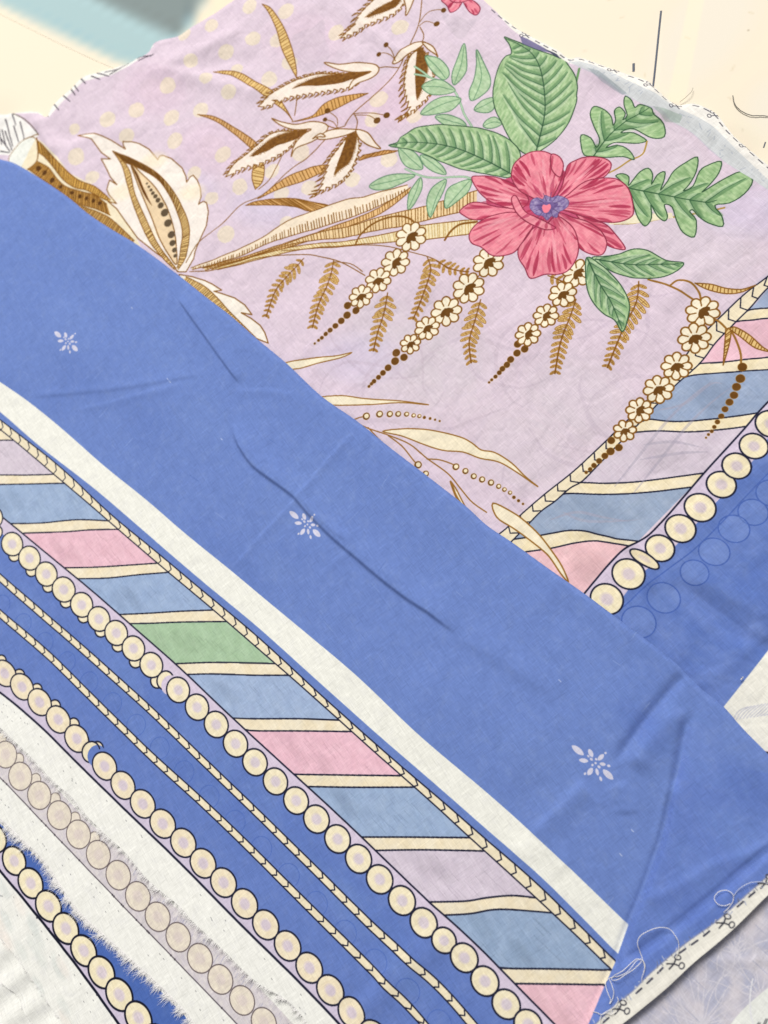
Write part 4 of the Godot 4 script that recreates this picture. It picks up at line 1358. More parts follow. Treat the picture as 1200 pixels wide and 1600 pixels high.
	var petals := [
		[P("684,-2819 764,-2819 887,-2789 1003,-2725 1081,-2655 1153,-2547 1096,-2480 992,-2494 872,-2557 792,-2621 728,-2706"), 8], [P("585,-2522 638,-2567 702,-2587 782,-2570 898,-2519 1080,-2465 992,-2443 862,-2426 767,-2421 682,-2439 623,-2476"), 5],
		[P("1526,-2365 1648,-2292 1745,-2252 1825,-2153 1894,-2025 1841,-2026 1765,-2068 1670,-2173"), 5],
		[P("1386,-2389 1510,-2339 1613,-2291 1700,-2214 1747,-2131 1755,-2075 1729,-2002 1676,-1992 1599,-2028 1531,-2092 1473,-2187"), 9], [P("667,-2296 714,-2376 793,-2424 903,-2449 1034,-2449 1152,-2398 1187,-2314 1141,-2241 1079,-2142 1018,-2088 914,-2078 842,-2098 768,-2175 689,-2219"), 9],
		[P("1365,-2369 1455,-2312 1513,-2227 1541,-2090 1519,-1978 1459,-1892 1379,-1868 1280,-1879 1190,-1857 1149,-1872 1119,-1953 1074,-2036 1069,-2126 1131,-2209 1192,-2291 1284,-2301"), 12],
		[P("1357,-2501 1419,-2634 1451,-2767 1477,-2821 1533,-2846 1609,-2863 1733,-2838 1801,-2782 1795,-2715 1749,-2665 1680,-2653 1580,-2611 1489,-2556 1407,-2499"), 10], [P("1366,-2460 1479,-2557 1600,-2642 1729,-2656 1837,-2629 1913,-2562 1949,-2473 1964,-2333 1934,-2282 1847,-2255 1740,-2269 1614,-2325 1486,-2387"), 13],
		[P("1019,-2751 1019,-2845 1050,-2911 1113,-2959 1187,-2983 1280,-2968 1351,-2922 1402,-2856 1431,-2770 1410,-2681 1368,-2585 1327,-2522 1255,-2515 1174,-2567 1081,-2638"), 10], [P("1341,-2935 1402,-2902 1432,-2828 1421,-2749 1400,-2717 1350,-2771 1330,-2855"), 3],
		[P("1013,-2566 1050,-2596 1122,-2448 1213,-2379 1324,-2307 1364,-2268 1273,-2269 1152,-2341 1060,-2434"), 3]]
	s.fill(smooth(P("808,-2665 1123,-2794 1532,-2732 1823,-2463 1672,-2261 1422,-2127 1171,-2159 914,-2362"), true), Color("c9587a"))
	for e in petals:
		petal(s, e[0], heart, roundi(e[1] * 2.2))
	for e in petals:
		mark(smooth(e[0], true, 5), "petal", "printed_flower")
	for k in 9:
		var a := Vector2.from_angle(k * TAU / 9) * 0.010
		s.tint(taper(PackedVector2Array([heart + a, heart + a * 1.8, heart + a * 2.6]), 3.4 * MM), Color("b0365a"), 0.55)
	var eye := P("1163,-2477 1173,-2532 1215,-2555 1266,-2531 1286,-2562 1337,-2538 1378,-2549 1428,-2530 1468,-2491 1462,-2446 1426,-2417 1391,-2400 1375,-2357 1335,-2373 1299,-2344 1264,-2383 1214,-2401 1183,-2440")
	shape(s, smooth(eye, true), Color("8d7ba8"), Color("5e4a78"), 0.7 * MM)
	s.wash(smooth(eye, true), Color("b1a3c4"), Color("74609a"), noise, 300, 300)
	s.tint(smooth(P("1224,-2491 1306,-2502 1387,-2480 1356,-2427 1305,-2389 1244,-2431"), true), Color("624d86"), 0.7)
	for k in 12:
		var a := Vector2.from_angle(k * TAU / 12 + 0.2)
		s.line(PackedVector2Array([heart + a * 0.005, heart + a * 0.0125]), 0.7 * MM, Color("5e4a78"), 0.3 * MM)
	s.fill(smooth(P("1260,-2457 1270,-2484 1296,-2475 1321,-2483 1331,-2448 1305,-2406 1275,-2410"), true), Color("ee7f92"))
	mark(smooth(eye, true), "printed_flower")
	# bud at the top edge
	for e in [P("401,-4604 492,-4636 584,-4576 551,-4492 483,-4468 448,-4541"), P("584,-4589 675,-4543 744,-4450 710,-4386 642,-4446"), P("456,-4724 594,-4705 709,-4587 596,-4547 481,-4586")]:
		petal(s, e, P("584,-4642")[0], 6)
	# selvedge at the top right: white tape, the dye stops short of it
	var print_edge := smooth(P("599,-4823 827,-4483 1021,-4172 1209,-4008 1383,-3861 1486,-3755 1573,-3702 1749,-3560 1921,-3386 2089,-3244 2185,-3187 2286,-3066 2415,-2954 2548,-2787 2635,-2674 2786,-2520 2935,-2380 3179,-2088"))
	var outer := smooth(P("451,-5127 770,-4665 1021,-4357 1210,-4183 1395,-4031 1577,-3920 2101,-3599 2335,-3344 2601,-3238 2751,-2986 2955,-2732 3326,-2354"))
	s.fill(between(outer, print_edge), Color("efece6"))
	mark(between(outer, print_edge), "selvedge")
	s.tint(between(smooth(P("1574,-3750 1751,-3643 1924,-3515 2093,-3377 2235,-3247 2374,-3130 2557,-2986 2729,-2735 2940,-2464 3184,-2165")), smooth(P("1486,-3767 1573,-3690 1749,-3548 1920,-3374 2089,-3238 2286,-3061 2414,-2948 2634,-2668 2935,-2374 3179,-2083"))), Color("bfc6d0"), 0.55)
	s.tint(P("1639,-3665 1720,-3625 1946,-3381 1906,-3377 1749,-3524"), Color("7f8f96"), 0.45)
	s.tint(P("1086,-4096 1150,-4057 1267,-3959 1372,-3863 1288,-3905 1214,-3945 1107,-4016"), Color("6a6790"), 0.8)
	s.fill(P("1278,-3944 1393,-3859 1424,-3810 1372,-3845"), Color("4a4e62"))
	s.tint(P("2137,-3218 2280,-3147 2354,-3100 2333,-3047 2229,-3076"), Color("8aa391"), 0.4)
	var dash := smooth(P("844,-4415 1021,-4210 1209,-4033 1383,-3886 1492,-3784 1574,-3774 1752,-3673 1926,-3568 2077,-3468 2152,-3372 2236,-3264 2320,-3192 2448,-3186 2571,-3101 2649,-2959 2743,-2816 2929,-2584 3192,-2279"))
	var marks := [P("1140,-4097")[0], P("1852,-3618")[0], P("2129,-3423")[0], P("2315,-3192")[0], P("2594,-3075")[0], P("2808,-2767")[0]]
	dashes(s, dash, 5.2 * MM, 3.8 * MM, 0.9 * MM, Color("57555e"), marks)
	for k in marks.size():
		scissors(s, marks[k], (P("-3492,-4718 -3575,-4787") if k % 2 else P("-3492,-4718 -3590,-4782"))[1] - P("-3492,-4718")[0], 6.6 * MM, Color("4c4a54"))
	for i in 40:                                   # faint mirrored print seen through the selvedge
		var a := at(print_edge, rnd(0.35, 1.0)) + Vector2(rnd(0, 0.006), rnd(-0.009, -0.002))
		s.line(PackedVector2Array([a, a + Vector2(rnd(-4, 4), rnd(-3, 3)) * MM]), 0.5 * MM, Color("b3bac6"))

# ------------------------------------------------------------------ the blue bordered length, folded in layers
var blue_lie: Cloth
func build_blue() -> void:
	var lo := Vector2(-0.47, -0.41)
	var hi := Vector2(0.31, 0.44)
	var s := Sheet.new(4096, 4096, lo, hi, BLUE)
	var step := 0.0012
	var c := Cloth.new(lo, hi, step, 0.0094)
	blue_lie = c
	id_names = {}
	next_id = 1
	ids = Sheet.new(c.nx - 1, c.nz - 1, lo, lo + Vector2(c.nx - 1, c.nz - 1) * step, Color.BLACK)
	print_blue(s)
	mottle(s)
	var fn := FastNoiseLite.new()
	fn.seed = 31
	fn.frequency = 1.0
	fn.fractal_octaves = 2
	c.waves(fn, 0.0007, 8.0)
	c.waves(fn, 0.00025, 30.0, 18.0, 0.75)
	fn.seed = 9
	c.crumple(fn, 0.00012, 16.0)
	var l := func(p: PackedVector2Array): return even(smooth(p), 0.008)
	# the long tuck
	var tuck: PackedVector2Array = l.call(P("-1319,-817 -1301,-721 -1258,-618 -1174,-492 -1081,-389 -903,-263 -717,-128 -612,-9 -386,204 -168,381 44,552 249,700 400,791 548,900 717,1001"))
	c.fold(tuck, 0.0028, 0.014, 0.0018, 0.10)
	c.fold(l.call(P("-1938,-1991 -1782,-1787 -1609,-1561 -1441,-1341 -1251,-1102")), 0.0018, 0.009, 0.0012, 0.12)
	c.fold(l.call(P("-3451,-1162 -2881,-1165 -2359,-1176 -1921,-1221 -1465,-1256")), 0.0007, 0.005, 0.002, 0.15)
	c.fold(l.call(P("-2894,-991 -2474,-1047 -2099,-1116 -1732,-1177")), 0.0006, 0.002, 0.005, 0.15)
	c.fold(l.call(P("-1251,464 -989,176 -727,-96 -467,-404 -207,-680")), 0.0008, 0.0012, 0.005, 0.1)
	c.fold(l.call(P("-1361,-1064 -1007,-1039 -660,-959")), 0.0005, 0.002, 0.004, 0.2)
	c.fold(l.call(P("-675,-158 -557,3 -334,190 -172,270")), 0.0008, 0.004, 0.002, 0.2)
	c.fold(l.call(P("-530,568 -377,418 -224,294")), 0.0004, 0.0015, 0.004, 0.2)
	# long soft swells across the field
	c.fold(l.call(P("-2133,-2161 -1025,-1336 15,-393 1022,531")), 0.0020, 0.035, 0.022, 0.2)
	c.fold(l.call(P("-3409,-2106 -2651,-1470 -1692,-698")), 0.0014, 0.022, 0.03, 0.2)
	c.fold(l.call(P("261,1195 837,1590 1285,2004")), 0.0018, 0.02, 0.03, 0.2)
	c.fold(l.call(P("548,933 835,1069 1158,1268 1424,1394")), 0.0014, 0.012, 0.006, 0.25)
	c.fold(l.call(P("1253,673 1607,991 1944,1293")), -0.0012, 0.012, 0.02, 0.2)
	# ridges at the turned end
	c.fold(l.call(P("1708,1855 1827,1681 1936,1528 2045,1397 2175,1244 2261,1156")), -0.0030, 0.0045, 0.0030, 0.2)
	c.fold(l.call(P("1821,1870 1931,1698 2060,1545 2190,1371")), 0.0030, 0.005, 0.010, 0.2)
	c.fold(l.call(P("2092,2000 2140,1813 2180,1624 2214,1497 2268,1462")), -0.0032, 0.004, 0.003, 0.2)
	c.fold(l.call(P("1151,2349 1326,2170 1479,2014 1609,1923")), 0.0022, 0.004, 0.009, 0.15)
	c.fold(l.call(P("1736,1937 1787,2059 1811,2221")), 0.0011, 0.006, 0.010, 0.2)
	c.fold(l.call(P("1858,2706 2102,2579 2344,2422 2541,2349 2815,2193")), 0.0012, 0.003, 0.006, 0.1)
	c.fold(l.call(P("1019,2484 1151,2399 1281,2423 1449,2593")), 0.0011, 0.007, 0.009, 0.15)
	c.fold(l.call(P("303,2961 574,2770 843,2829 1018,2894")), 0.0008, 0.008, 0.008, 0.2)
	# soft swell of the folds near the lower edge
	c.fold(l.call(P("-48,3655 130,3411 354,3203 666,2927")), 0.0020, 0.012, 0.010, 0.2)
	c.fold(l.call(P("-237,3637 -55,3453 172,3264")), -0.0012, 0.006, 0.006, 0.2)
	c.fold(l.call(P("-2566,2019 -2463,1864 -2358,1733 -2277,1655")), 0.0005, 0.001, 0.003, 0.2)
	# where the top layer turns under at its end, and the layer below with the selvedge
	c.step(l.call(P("2159,1750 2121,1896 2065,2083 2009,2297 1947,2461 1859,2686 1781,2857 1686,3103 1613,3257 1516,3473 1452,3624")), 0.0030, 0.075, 0.35)
	c.step(l.call(P("2894,2130 2649,2325 2388,2559 2122,2790 1849,3006 1676,3147 1580,3306 1516,3473")), 0.0021, 0.045, 0.08)
	c.fold(l.call(P("2140,1813 2083,2041 2025,2296 1963,2460 1875,2685 1797,2856 1702,3102 1629,3255 1532,3471 1468,3622")), -0.0038, 0.0014, 0.0032, 0.2)
	c.fold(l.call(P("2900,2145 2656,2340 2395,2573 2129,2805 1856,3020 1684,3161")), -0.0034, 0.0014, 0.0032, 0.1)
	c.fold(l.call(P("2091,1815 2052,2002 1996,2209 1923,2435")), 0.0010, 0.006, 0.003, 0.3)
	c.fold(l.call(P("2994,2296 2681,2557 2481,2757 2202,3011 1879,3299 1635,3526")), 0.0008, 0.003, 0.003, 0.0)
	var top := smooth(P("-4811,-3987 -4394,-3838 -4067,-3707 -3906,-3640 -3662,-3482 -3263,-3196 -3004,-2978 -2748,-2791 -2457,-2598 -2222,-2422 -1964,-2216 -1693,-1990 -1411,-1763 -1155,-1532 -865,-1283 -549,-979 -226,-740 48,-511 365,-258 669,-10 831,143 1022,278 1301,487 1538,660 1730,810 1941,974 2130,1129 2288,1297 2432,1419 2544,1556 2692,1717 2940,1998"))
	var tape := smooth(P("2958,2279 2642,2583 2442,2787 2302,2918 2162,3042 2000,3202 1839,3345 1676,3484 1512,3635"))
	var fray := smooth(P("-299,3848 -527,3602 -843,3465 -1100,3290 -1377,3109 -1475,3029 -1763,2866 -1964,2696 -2179,2555 -2382,2414 -2534,2286 -2710,2177 -2935,2007 -3107,1891 -3282,1779 -3934,1397"))
	var outline := top.duplicate()
	outline.append_array(tape)
	outline.append_array(fray)
	c.edge(even(top, 0.008), 0.0054, 0.0040)
	for k in c.hgt.size():
		c.hgt[k] = maxf(c.hgt[k], 0.0030)
	var t := thing("blue_bordered_cloth", "royal blue cloth with a white stripe and a pastel striped bead border, folded in layers", "fabric")
	var mat := cloth_material(s)
	add_parts(t, cut(c, outline, s, ids, 0.0015, 0.68), mat, "blue_ground")
	# frayed lower layers; each is a part, its print its sub-parts
	var white := plain(Color("eae8e6"), 0.95)
	fringe(t, fray, func(q): return c.high(q) - 0.0004, white, 3000, 0.009)
	layer(t, "reverse_layer", "washed-out reverse side of the border between two frayed white edges", 0.0062, smooth(P("-1264,3978 -1330,3808 -1516,3666 -1710,3543 -1902,3430 -2141,3291 -2368,3155 -2559,2979 -2743,2797 -2969,2652 -3193,2513 -3833,2135")), fray, 1, mat, white, 3000, lo, hi, s)
	layer(t, "lower_layer", "third layer of the border, blue again, with strong black outlined beads", 0.0046, smooth(P("-2153,4179 -2288,4074 -2451,3944 -2646,3777 -2846,3598 -3062,3432 -3692,2995")), smooth(P("-1264,3978 -1330,3808 -1516,3666 -1710,3543 -1902,3430 -2141,3291 -2368,3155 -2559,2979 -2743,2797 -2969,2652 -3193,2513 -3833,2135")), 2, mat, white, 350, lo, hi, s)
	layer(t, "white_layer", "", 0.0032, smooth(P("-2513,4226 -2747,3980 -2887,3823 -3017,3746 -3614,3478")), smooth(P("-2153,4179 -2288,4074 -2451,3944 -2646,3777 -2846,3598 -3062,3432 -3692,2995")), 3, mat, white, 250, lo, hi, s)
	layer(t, "white_layer", "", 0.0019, smooth(P("-3031,4472 -3515,4082")), smooth(P("-2513,4226 -2747,3980 -2887,3823 -3017,3746 -3614,3478")), 4, mat, white, 0, lo, hi, s)

func layer(t: Node3D, called: String, label: String, high: float, edge: PackedVector2Array, above: PackedVector2Array, which: int, mat: Material, white: Material, hairs: int, lo: Vector2, hi: Vector2, s: Sheet) -> void:
	var x0 := Vector2(-0.47, 0.10)
	var x1 := Vector2(0.0, 0.44)
	var c := Cloth.new(x0, x1, 0.0018, high)
	var fn := FastNoiseLite.new()
	fn.seed = 50 + which
	fn.frequency = 1.0
	c.waves(fn, 0.0005, 12.0)
	c.waves(fn, 0.0003, 40.0, 14.0, 0.8)
	var shift := Vector2(0.022, -0.022)
	var outline := edge.duplicate()
	var back := above.duplicate()
	back.reverse()
	for q in back:
		outline.append(q + shift)
	if which > 2:
		for j in c.nz:
			for i in c.nx:
				var q := Vector2(x0.x + i * c.cell, x0.y + j * c.cell)
				c.hgt[j * c.nx + i] += 0.0011 * sin(q.x * 160.0 + q.y * 190.0 + which)
	id_names = {}
	next_id = 1
	ids = Sheet.new(c.nx - 1, c.nz - 1, x0, x0 + Vector2(c.nx - 1, c.nz - 1) * c.cell, Color.BLACK)
	if which == 1:
		for e in beads_two():
			mark(ring(Vector2(e[0], e[1]), e[2], e[2]), "printed_bead")
	elif which == 2:
		for e in beads_three():
			mark(ring(Vector2(e[0], e[1]), e[2], e[2]), "printed_bead")
	var meshes := cut(c, outline, s, ids, 0.0010, 0.68)
	var body := part(called, meshes[0], mat, t, label)
	meshes.erase(0)
	add_parts(t, meshes, mat, called, body)
	if hairs > 0:
		fringe(body, edge, func(q): return c.high(q) - 0.0002, white, hairs, 0.0125 if which == 1 else 0.004)

# torn warp threads along a cut edge, hanging over the layer below
func fringe(parent: Node, line: PackedVector2Array, high: Callable, mat: Material, count: int, reach: float) -> void:
	var v := PackedVector3Array()
	var nr := PackedVector3Array()
	var ix := PackedInt32Array()
	var q := even(line, 0.0004)
	for k in count:
		var i := rng.randi() % (q.size() - 2)
		var p := q[i]
		var d := (q[i + 1] - p).normalized()
		var clump := noise.get_noise_1d(i * 0.06)
		var out := Vector2(-0.62, 0.78).rotated(clump * 0.9 + rnd(-0.22, 0.22))
		var l := reach * rnd(0.35, 1.0) * (0.75 + clump * 0.9)
		if l < 0.001:
			continue
		var wide := rnd(0.00014, 0.0004)
		var h: float = high.call(p)
		var drop := rnd(0.0004, 0.0012)
		var bend := rnd(-0.3, 0.3)
		var f := v.size()
		for m in 4:
			var u := m / 3.0
			var a := p - out * 0.0008 + out.rotated(bend * u) * l * u
			var side := out.orthogonal() * wide * (1.0 - u * 0.85) * 0.5
			var y := h + 0.0002 - drop * u * u + sin(u * 3.0) * 0.0003
			v.append(Vector3(a.x + side.x, y, a.y + side.y))
			v.append(Vector3(a.x - side.x, y, a.y - side.y))
			nr.append(Vector3(side.x, absf(wide), side.y).normalized())
			nr.append(Vector3(-side.x, absf(wide), -side.y).normalized())
		for m in 3:
			var b := f + m * 2
			ix.append_array(PackedInt32Array([b, b + 3, b + 1, b, b + 2, b + 3]))
	var arr := []
	arr.resize(Mesh.ARRAY_MAX)
	arr[Mesh.ARRAY_VERTEX] = v
	arr[Mesh.ARRAY_NORMAL] = nr
	arr[Mesh.ARRAY_INDEX] = ix
	var m := ArrayMesh.new()
	m.add_surface_from_arrays(Mesh.PRIMITIVE_TRIANGLES, arr)
	part("frayed_threads", m, mat, parent, "", "stuff")

func beads_two() -> Array:
	return PR("-3444,1844,111 -3223,1996,109 -3054,2162,112 -2850,2302,110 -2643,2443,111 -2448,2577,109 -2250,2716,107 -2057,2852,108 -1869,2990,106 -1685,3120,104 -1499,3246,102 -1308,3373,101 -1131,3498,99 -948,3618,97 -769,3741,95")

func beads_three() -> Array:
	return PR("-3246,2667,106 -3037,2824,106 -2858,2980,110 -2670,3135,111 -2492,3283,109 -2313,3427,107 -2139,3563,108 -1968,3700,108 -1790,3838,106 -1621,3973,104")

func print_blue(s: Sheet) -> void:
	rng.seed = 29
	for i in 60:
		s.cloud(Vector2(rnd(-0.4, 0.3), rnd(-0.35, 0.4)), rnd(0.02, 0.06), rnd(0.015, 0.03), [Color("768fcc"), Color("6780c2"), Color("728bcb")][i % 3], 0.4, 0.7)
	# crease marks that pressing left in the dye, and lint caught in the weave
	for i in 260:
		var q := Vector2(rnd(-0.42, 0.29), rnd(-0.35, 0.42))
		var d := Vector2.from_angle([0.68, 2.25][i % 2] + rnd(-0.15, 0.15)) * rnd(0.002, 0.012)
		s.line(PackedVector2Array([q, q + d]), rnd(0.0003, 0.0006), [Color("7c96d2"), Color("869dd6"), Color("5f7abd")][i % 3])
	for e in P("-1950,-1199 -1971,-1225 -1420,-655 1351,1272 1815,2250 1736,2409 181,-880 2336,1304 -2404,-1940"):
		s.line(PackedVector2Array([e, e + Vector2(0.0015, 0.0014)]), 0.0006, Color("b9c6ea"))
	# the white stripe
	var w_top := soften(P("-4368,-1722 -3726,-1325 -3421,-1142 -3171,-960 -2848,-720 -2492,-435 -2155,-211 -1950,-49 -1617,205 -1251,459 -1015,642 -769,819 -454,1049 -99,1311 237,1612 622,1905 808,2031 1019,2202 1151,2320 1268,2395 1449,2561 1613,2708 1781,2854 1891,2951"))
	var w_low := soften(P("-4320,-1427 -3685,-1042 -3428,-836 -3172,-648 -2932,-489 -2650,-304 -2300,-48 -2021,164 -1701,401 -1368,646 -998,905 -714,1126 -440,1338 -176,1544 79,1742 326,1920 565,2101 795,2277 1019,2450 1120,2509 1236,2603 1445,2802 1580,2920 1699,3036 1805,3129"))
	var c_top := soften(P("-4308,-1349 -3674,-961 -3466,-814 -3050,-536 -2804,-350 -2437,-47 -1884,340 -1466,645 -993,981 -710,1204 -346,1493 -55,1715 221,1925 485,2110 718,2290 1019,2517 1163,2600 1307,2747 1485,2901 1686,3084 1804,3186"))
	var c_low := soften(P("-4293,-1258 -3661,-868 -3057,-430 -2721,-192 -2519,-43 -2004,338 -1441,739 -987,1076 -612,1348 -259,1621 143,1929 411,2123 719,2375 1019,2600 1162,2723 1306,2831 1512,3009 1664,3140 1782,3245"))
	s.fill(between(w_top, w_low), Color("f0f0e8"))
	mark(between(w_top, w_low), "white_stripe")
	# the panel of slanting pastel stripes
	var panel := soften(P("-4163,-447 -3544,-56 -3299,107 -3053,271 -2821,426 -2365,734 -2084,939 -1850,1098 -1688,1213 -1327,1489 -941,1780 -683,1970 -313,2242 -59,2434 424,2812 725,3015 932,3195 1018,3284 1157,3394 1282,3502 1392,3595"))
	var bars := [[P("-4089,-887 -3659,-856 -3515,-823"), P("-4068,-755 -3645,-757 -3491,-749")], [P("-4020,-447 -3598,-430 -3323,-418 -3022,-411"), P("-4004,-344 -3585,-340 -3245,-333 -2893,-325")], [P("-3438,23 -3384,24 -3085,26 -2743,7 -2411,27"), P("-3318,118 -3265,113 -2859,111 -2604,100 -2309,102")], [P("-2858,431 -2808,426 -2505,424 -2197,411 -1915,398"), P("-2751,526 -2701,521 -2389,518 -2086,493 -1789,475")],
		[P("-2276,824 -2234,824 -1959,813 -1667,796 -1352,785"), P("-2178,898 -2136,898 -1951,896 -1659,884 -1250,877")], [P("-1734,1219 -1688,1218 -1349,1201 -990,1200 -827,1201"), P("-1629,1302 -1583,1301 -1342,1291 -984,1293 -710,1287")], [P("-1168,1625 -1130,1624 -952,1623 -598,1610 -300,1609"), P("-1075,1709 -1037,1707 -946,1713 -593,1700 -195,1689")],
		[P("-649,2020 -613,2018 -243,2003 184,1985"), P("-542,2102 -506,2100 -155,2085 296,2059")], [P("-93,2428 -59,2426 256,2404 706,2376"), P("-3,2514 31,2511 417,2478 815,2457")], [P("406,2822 438,2819 696,2792 843,2759 1019,2731 1183,2733"), P("499,2901 530,2898 724,2872 874,2834 1019,2821 1255,2820")],
		[P("888,3200 919,3196 1018,3194 1302,3171 1672,3143"), P("988,3288 1018,3288 1301,3265 1622,3237 1723,3226")]]
	for e in bars:
		for m in 2:                                 # the bars run on under the bands that close them off
			var q: PackedVector2Array = e[m]
			q.append(q[q.size() - 1] + (q[q.size() - 1] - q[q.size() - 2]).normalized() * 0.008)
			q.insert(0, q[0] + (q[0] - q[1]).normalized() * 0.004)
			e[m] = q
	s.fill(between(c_low, panel), Color("d9cbd9"))
	var tones := [Color("d9cdda"), Color("9fb5d6"), PINK, Color("9db4d8"), Color("abc9a6"), Color("a3b8da"), Color("f0c2d1"), Color("9db4d6"), Color("d8ccdb"), Color("99b0d0"), Color("f1c4d0")]
	for k in tones.size():
		var a: PackedVector2Array = smooth(bars[k][1])
		var b: PackedVector2Array = smooth(bars[k + 1][0]) if k < 10 else P("1186,3506 1282,3502 1432,3627 1772,3584")
		var poly := between(a, b)
		s.wash(poly, tones[k].darkened(0.025), tones[k].lightened(0.06), noise, 60, 110, 0.7)
		for i in 3:
			var q := at(a, rnd(0.1, 0.5)).lerp(at(b, rnd(0.1, 0.5)), rnd(0.2, 0.8))
			s.cloud(q, 0.016, 0.006, tones[k].darkened(0.14), 0.3, 0.75)
		for i in 12:
			var q := at(a, rnd(0.05, 0.95)).lerp(at(b, rnd(0.05, 0.95)), rnd(0.1, 0.9))
			s.line(PackedVector2Array([q, q + Vector2.from_angle(0.72) * rnd(0.004, 0.016)]), 0.0005, tones[k].darkened(0.09))
		mark(poly, "border_stripe")
	for k in bars.size():
		var a := smooth(bars[k][0])
		var b := smooth(bars[k][1])
		s.wash(between(a, b), Color("efe1c2"), Color("f4ead2"), noise, 60, 60)
		s.line(a, 1.15 * MM, INK)
		s.line(b, 1.15 * MM, INK)
		mark(between(a, b), "border_bar")
	# what lies beyond the bars' ends
	s.fill(between(w_low, c_top), Color("6b84c4"))
	var row_one := PR("-3849,-159,110 -3624,-40,105 -3379,209,108 -3182,337,109 -2994,479,108 -2804,613,110 -2612,744,107 -2431,862,105 -2254,977,105 -2079,1101,103 -1901,1232,102 -1641,1423,101 -1461,1552,102 -1285,1678,101 -1111,1816,101 -941,1946,100 -765,2077,98 -592,2205,98 -424,2326,99 -254,2453,98 -88,2577,98 75,2702,97 244,2828,97 404,2956,96 551,3057,83 691,3156,93 832,3289,93 975,3419,92 1119,3529,91")
	var band := PackedVector2Array()
	for e in row_one:
		band.append(Vector2(e[0], e[1]) + Vector2(-0.0012, 0.0008))
	s.fill(between(panel, smooth(band)), Color("d8cbdf"))
	mark(between(panel, smooth(band)), "lilac_band")
	var below := band.duplicate()
	below.append_array(P("1388,3856 -4097,4611 -5108,-759"))
	s.fill(below, Color("6881c4"))
	for i in 40:
		s.cloud(at(band, rnd(0.05, 1.0)) + Vector2(-0.03, 0.035) * rnd(0.3, 1.0), 0.03, 0.015, [Color("708ac9"), Color("617bc0")][i % 2], 0.5, 0.75)
	chain(s, c_top, c_low, 12.6 * MM, 3.6 * MM)
	mark(between(c_top, c_low), "chevron_band")
	s.line(panel, 1.25 * MM, INK)
	for k in 11:                                # half-hidden beads behind the first ones
		var a := Vector2(row_one[k][0], row_one[k][1]).lerp(Vector2(row_one[k + 1][0], row_one[k + 1][1]), 0.42) + Vector2(-0.0040, 0.0040)
		bead(s, a, 0.0062, 0.0062, INK, Color("f0e4c4"), Color("f0e4c4"))
	var moon := P("-1763,1351")[0]
	for e in row_one:
		if e == row_one[11]:
			bead(s, moon, 0.0074, 0.0074, INK, Color("f0e4c4"), Color("f0e4c4"))
			s.fill(ring(moon + Vector2(0.0046, 0.0036), 0.0078, 0.0078), Color("d8cbdf"))
			s.line(ring(moon, 0.0074, 0.0074, 0.9).slice(6, 22), 1.2 * MM, INK)
		var wide := lerpf(1.12, 1.04, clampf(row_one.find(e) / 20.0, 0.0, 1.0))
		bead(s, Vector2(e[0], e[1]), e[2] * wide, e[2] * (1.99 - wide) * 1.02, INK, Color("f0e4c3"), Color("d2c6de"))
		mark(ring(Vector2(e[0], e[1]), e[2], e[2]), "printed_bead")
	# two narrow chevron bands on blue
	var d_top := soften(P("-4084,42 -3468,475 -3199,650 -2825,907 -2487,1128 -2192,1336 -1889,1546 -1601,1759 -1277,2000 -910,2275 -549,2545 -326,2717 -125,2873 71,3020 275,3158 478,3272 618,3397 747,3520 868,3641"))
	var d_low := soften(P("-4074,107 -3459,543 -3189,728 -2816,977 -2479,1201 -2185,1407 -1882,1616 -1595,1827 -1271,2071 -905,2343 -545,2616 -323,2787 -122,2945 73,3091 277,3228 479,3344 597,3447 703,3552 826,3685"))
	var e_top := soften(P("-4031,371 -3424,789 -3207,926 -2948,1086 -2685,1279 -2430,1470 -1954,1827 -1680,2015 -1339,2245 -901,2562 -622,2777 -364,2967 -31,3214 189,3372 315,3463 461,3594 587,3735"))
	var e_low := soften(P("-4020,441 -3413,861 -3198,997 -2939,1161 -2677,1352 -2422,1542 -1947,1896 -1673,2088 -1334,2315 -897,2634 -618,2847 -360,3040 -29,3285 191,3445 316,3535 431,3629 544,3741"))
	# ghosts of the beads beneath
	for i in 20:
		var q := at(d_low, 0.06 + i * 0.047) + Vector2(-0.010, 0.010)
		s.closed(ring(q, 0.0085, 0.0085), 0.6 * MM, Color("5470ba"))
	chain(s, d_top, d_low, 11.8 * MM, 3.4 * MM)
	mark(between(d_top, d_low), "chevron_band")
	chain(s, e_top, e_low, 11.8 * MM, 3.4 * MM)
	mark(between(e_top, e_low), "chevron_band")
	# second row of beads, the lilac band, its black edge and the raw white margin
	var row_two := PR("-3509,1203,108 -3301,1329,112 -3112,1436,110 -2919,1557,111 -2722,1691,110 -2527,1836,109 -2247,2039,108 -2064,2176,106 -1873,2305,106 -1686,2441,106 -1498,2568,104 -1319,2702,104 -1140,2824,102 -958,2956,102 -781,3084,100 -603,3209,99 -429,3336,98 -264,3464,97 -102,3589,96 61,3710,94")
	var band2 := PackedVector2Array()
	for e in row_two:
		band2.append(Vector2(e[0], e[1]) + Vector2(0.0008, -0.0006))
	var black := soften(P("-3902,1176 -3323,1490 -2998,1674 -2705,1874 -2465,2060 -2215,2229 -1997,2380 -1754,2545 -1501,2721 -1177,2957 -850,3195 -502,3432 -336,3555 -188,3672 5,3829"))
	s.fill(between(smooth(band2), black), Color("d3c8dd"))
	mark(between(smooth(band2), black), "lilac_band")
	var rest := black.duplicate()
	rest.append_array(P("19,4240 -4687,4925 -5507,1073"))
	s.fill(rest, Color("f3f3ed"))
	mark(rest, "white_margin")
